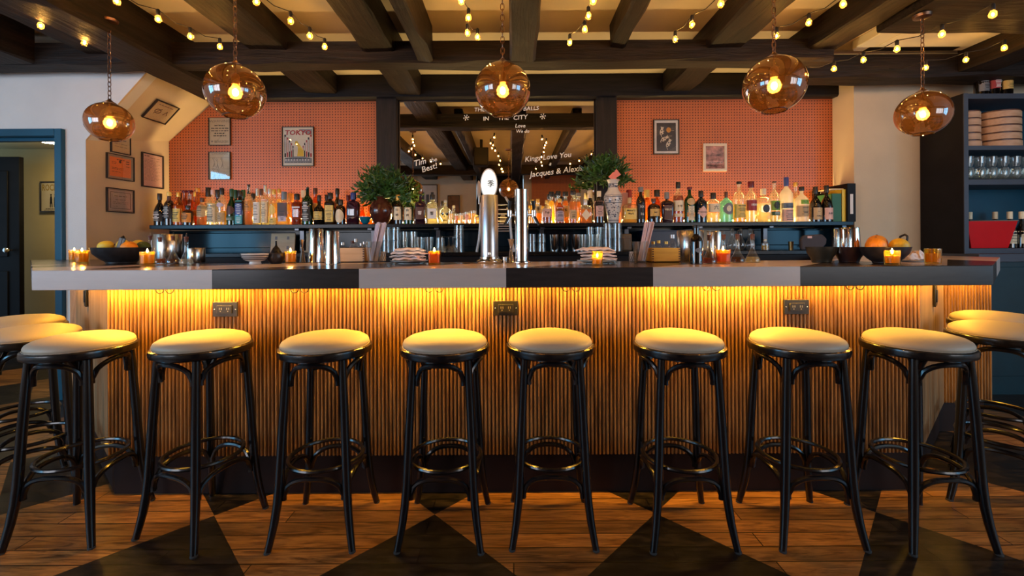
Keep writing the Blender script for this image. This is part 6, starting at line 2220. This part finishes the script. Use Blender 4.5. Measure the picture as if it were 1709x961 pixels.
# pale slatted rack standing behind the oval tower
q = onbar(817, 437)
s = 2.46 / F
t = thing('metal_stand', 'pale slatted metal stand with flared legs behind the oval sign tower', 'stand', (P(818, 437, 2.62).x, 2.62, BCL - .0))
PEW = mat('pewter', (.42, .40, .38), .4, .7, var=.08)
t.location.y = 3.46
k = 3.46 / F
for sg in (-1, 1):
    MB().tube([(sg * 31 * k, 0, 0), (sg * 27 * k, 0, 22 * k), (sg * 25 * k, 0, 46 * k), (sg * 24 * k, 0, 80 * k), (sg * 17 * k, 0, 92 * k)], [.012, .012, .011, .011, .009], 10).build('leg', PEW, t)
m = MB()
for z in (34, 38, 42, 46, 62, 70, 78):
    m.box(-25 * k, 25 * k, -.004, .004, z * k, z * k + .007)
m.build('slat', PEW, t)
MB().lathe([(.001, -.006), (.030, -.004), (.030, .004), (.001, .006)], 24).xform(Matrix.Translation((-27 * k, 0, 104 * k)) @ Matrix.Diagonal((.5, 1, 2.4, 1)) @ Matrix.Rotation(PI / 2, 4, 'X')).build('oval_plate', PEW, t)
MB().tube([(-27 * k, 0, 80 * k), (-27 * k, 0, 104 * k)], .005, 8).build('stem', PEW, t)

# dark beer bottle by the wooden box
q = onbar(1162, 441)
s = q.y / F
bottle(1162, 21, 0, 'round', 'black', None, 0, ('black', .93, 1.1), [('oval', 'grey', .30, .42, .5)], 'dark beer bottle with a pale emblem standing on the bar by the wooden box', loc=tuple(q), H=65 * s, Wd=21 * s, group='bottle on the bar', neck=.0125)

# bowls at the right
GB = mat('dark_green_black_glaze', (.025, .027, .022), .35, var=.3, vscale=20)
BB_ = mat('dark_brown_glaze', (.045, .020, .017), .3, var=.3, vscale=20)
q = onbar(1371, 438)
s = q.y / F
bowl(q, 22.5 * s, 26 * s, 14 * s, GB, 'serving_bowl', 'deep green black bowl left of the brown bowl at the right of the bar')
q = onbar(1417, 438)
s = q.y / F
bowl(q, 23 * s, 26 * s, 14 * s, BB_, 'serving_bowl', 'deep dark brown bowl holding upturned steel shakers')
for i, (dx, dy, w, h) in enumerate(((-7, 0.03, 21, 44), (6, .0, 24, 46), (10, .05, 20, 46))):
    rr = w * s / 2
    t = thing('cocktail_shaker', ['upturned steel shaker at the left in the brown bowl', 'upturned steel shaker at the front of the brown bowl', 'upturned steel shaker at the back of the brown bowl'][i], 'shaker', (q.x + dx * s, q.y + dy, q.z + 12 * s), 0, 'shakers in the brown bowl')
    MB().lathe([(rr, 0), (rr, .004), (rr * .8, h * s - .006), (rr * .76, h * s)], 30).build('shaker_body', CHROME, t, smooth=50)
    MB().tube([(rr * math.cos(a), rr * math.sin(a), .003) for a in [2 * PI * k / 26 for k in range(26)]], .0014, 6, True).build('rolled_rim', CHROME, t)
o = tumbler_mesh(8.5 * s, 26 * s, .75).build('shot_glass', CLEAR, smooth=50)
o.location = (q.x - 17 * s, q.y - .01, q.z + 15 * s)
tag(o, 'small clear glass propped in the brown bowl beside the shakers', 'glass')
q = onbar(1477, 440)
s = q.y / F
bowl(q, 34 * s, 28 * s, 17 * s, BOWLB, 'fruit_bowl', 'wide black bowl of oranges at the right of the bar')
rz = q.z + 28 * s
fruit((q.x - 18 * s, q.y - .01, rz + .004), .040, 'orange', 'orange at the left of the right black bowl', m_=ORANGE)
fruit((q.x + 2 * s, q.y + .05, rz + .013), .041, 'orange', 'orange at the back of the right black bowl', m_=ORANGE)
fruit((q.x + 17 * s, q.y - .02, rz + .000), .038, 'orange', 'yellowish orange at the right front of the right black bowl', m_=mat('yellow_orange_peel', (.85, .45, .02), .45, bump=.25, bscale=200))
peeler((q.x + 31 * s, q.y + .0, rz + .016), 'black peeler sticking out of the right bowl of oranges', .5)
# crumpled napkin
q = onbar(1523, 437)
t = thing('crumpled_napkin', 'crumpled pale napkin on a small plate right of the bowl of oranges', 'napkin', q)
rnd = random.Random(5)
MB().lathe([(.04, 0), (.042, .002), (.062, .009), (.06, .010), (.002, .004)], 28).build('plate', mat('white_porcelain', (.70, .65, .60), .2), t)
m = MB()
vs, nn = [], 14
for j in range(nn):
    for i in range(nn):
        u, v = -1 + 2 * i / (nn - 1), -1 + 2 * j / (nn - 1)
        e = max(0, 1 - max(abs(u), abs(v)) ** 3)
        vs.append((u * .055 + rnd.uniform(-.004, .004), v * .045 + rnd.uniform(-.004, .004), .012 + e * (.028 + rnd.uniform(-.014, .018)) + .004 * rnd.random()))
m.add(vs, [(j * nn + i, j * nn + i + 1, (j + 1) * nn + i + 1, (j + 1) * nn + i) for j in range(nn - 1) for i in range(nn - 1)])
o = m.build('cloth', NAP, t, smooth=25)
sd = o.modifiers.new('thickness', 'SOLIDIFY')
sd.thickness = .002

# ================================================================ ON THE SHELVING UNIT
BAM = wood('bamboo', (.50, .27, .15), (.66, .40, .25), 'X', .5, 1.0, .08)
ux0 = UX + .04
def steamer(x, y, r, n, z, side):
    for i in range(n):
        t_ = thing('bamboo_steamer', '%s bamboo steamer ring, %s from the bottom of its stack' % (side, ORD[i]), 'steamer', (x + (.006 if i == 0 else 0), y, z), 0, 'stacked bamboo steamers')
        h = .058
        MB().lathe([(r * .96, 0), (r, .001), (r, h * .80), (r * .95, h * .80), (r * .95, .004), (r * .96, 0)], 36, cap=False).build('ring', BAM, t_, smooth=30)
        MB().lathe([(r * .965, h * .80), (r * .965, h - .001), (r * .93, h - .001), (r * .93, h * .80)], 36, cap=False).build('inner_lip', cap_m('brown'), t_, smooth=30)
        MB().lathe([(r * .94, h * .35), (r * .94, h * .40)], 36).build('slatted_floor', BAM, t_)
        z += h


z0 = FS[2] + .001
steamer(ux0 + .105, UY0 + .14, .100, 5, z0, 'small')
steamer(ux0 + .38, UY0 + .17, .155, 5, z0, 'large')
# glasses on the middle shelf
z0 = FS[1] + .001
its = []
for j, yy in enumerate((UY0 + .05, UY0 + .14)):
    for i in range(8):
        its.append((ux0 + .045 + i * .092, yy, z0, False, 'clear glass on the shelving unit, %s row, %s from the left' % (('near', 'far')[j], ORD[i])))
glassset(lambda: MB().lathe([(.022, 0), (.026, .002), (.038, .035), (.040, .060), (.034, .095), (.032, .095), (.038, .060), (.024, .008)], 22).build('wine_tumbler', CLEAR, smooth=60), its, '', 'glasses on the shelving unit')
its = [(x, y, z + .0965 + .001, u, 'clear glass in the upper layer on the shelving unit, %s from the left' % ORD[i]) for i, (x, y, z, u, l_) in enumerate(its[:6])]
glassset(lambda: MB().lathe([(.022, 0), (.026, .002), (.036, .035), (.036, .085), (.034, .085), (.024, .008)], 22).build('wine_tumbler', CLEAR, smooth=60), its, '', 'upper layer of glasses on the shelving unit')
# red tub and wine bottles
z0 = FS[0] + .001
t = thing('metal_tub', 'bright red enamelled metal tub on the shelving unit', 'tub', (UX + .235, UY0 + .12, z0))
REDM = mat('red_enamel', (.62, .004, .010), .3, var=.06, spec=.3)
vs, fs = [], []
def ring(w, d, z):
    return [(x, y, z) for x, y in ((-w, -d), (w, -d), (w, d), (-w, d))]
a4 = ring(.145, .09, 0) + ring(.20, .11, .215) + ring(.195, .105, .215) + ring(.14, .085, .006)
fs = [(3, 2, 1, 0)]
for k in range(3):
    fs += [(k * 4 + i, k * 4 + (i + 1) % 4, k * 4 + 4 + (i + 1) % 4, k * 4 + 4 + i) for i in range(4)]
fs.append((12, 13, 14, 15))
MB().add(a4, fs).build('tub_body', REDM, t, bevel=.006, smooth=0)
MB().tube([(-.20, -.11, .215), (.20, -.11, .215), (.20, .11, .215), (-.20, .11, .215)], .004, 6, True).build('rim', STEEL, t)
for i, (dx, dy, gl, lc, l_) in enumerate(((.46, .09, 'black', 'cream', 'dark wine bottle beside the red tub'), (.555, .09, 'black', 'cream', 'dark wine bottle at the right edge of the picture beside another'),
                                          (.10, .27, 'black', 'cream', 'dark wine bottle behind the red tub, left of two'), (.21, .28, 'black', 'cream', 'dark wine bottle behind the red tub, right of two'), (.33, .27, 'black', 'pink', 'wine bottle with a pale neck behind the right end of the red tub'),
                                          (.52, .25, 'brown', 'cream', 'wine bottle in the back row right of the red tub'))):
    bottle(1600 + i, 10, 0, 'wine', gl, None, 0, ('cream' if i in (0, 1, 4, 5) else 'black', .80, 1.25), [(R_, lc, .12, .46, .97)], l_, loc=(UX + dx, UY0 + dy, z0), H=.29 if dy < .2 else .30, Wd=.078, group='wine bottles on the shelving unit')
# on top of the unit
for i, (dx, l_, hh) in enumerate(((.34, 'dark bottle with a red label on top of the shelving unit', .30), (.44, 'dark bottle with gold flecks on top of the shelving unit, right edge', .28), (.25, 'dark bottle lying in shade on top of the shelving unit, leftmost', .20))):
    bottle(1700 + i, 10, 0, 'round', 'black', None, 0, ('red' if i == 0 else 'black', .84, 1.3), [(R_, ('red', 'gold', 'grey')[i], .2, .6, .9)], l_, loc=(UX + dx, UY0 + .10, ut + .001), H=hh, Wd=.09, group='bottles on top of the shelving unit')
text('lettering', 'Nu', .03, (UX + .34, UY0 + .052, ut + .17), (PI / 2, PI / 2, 0), lab_m('white'), None) if False else None
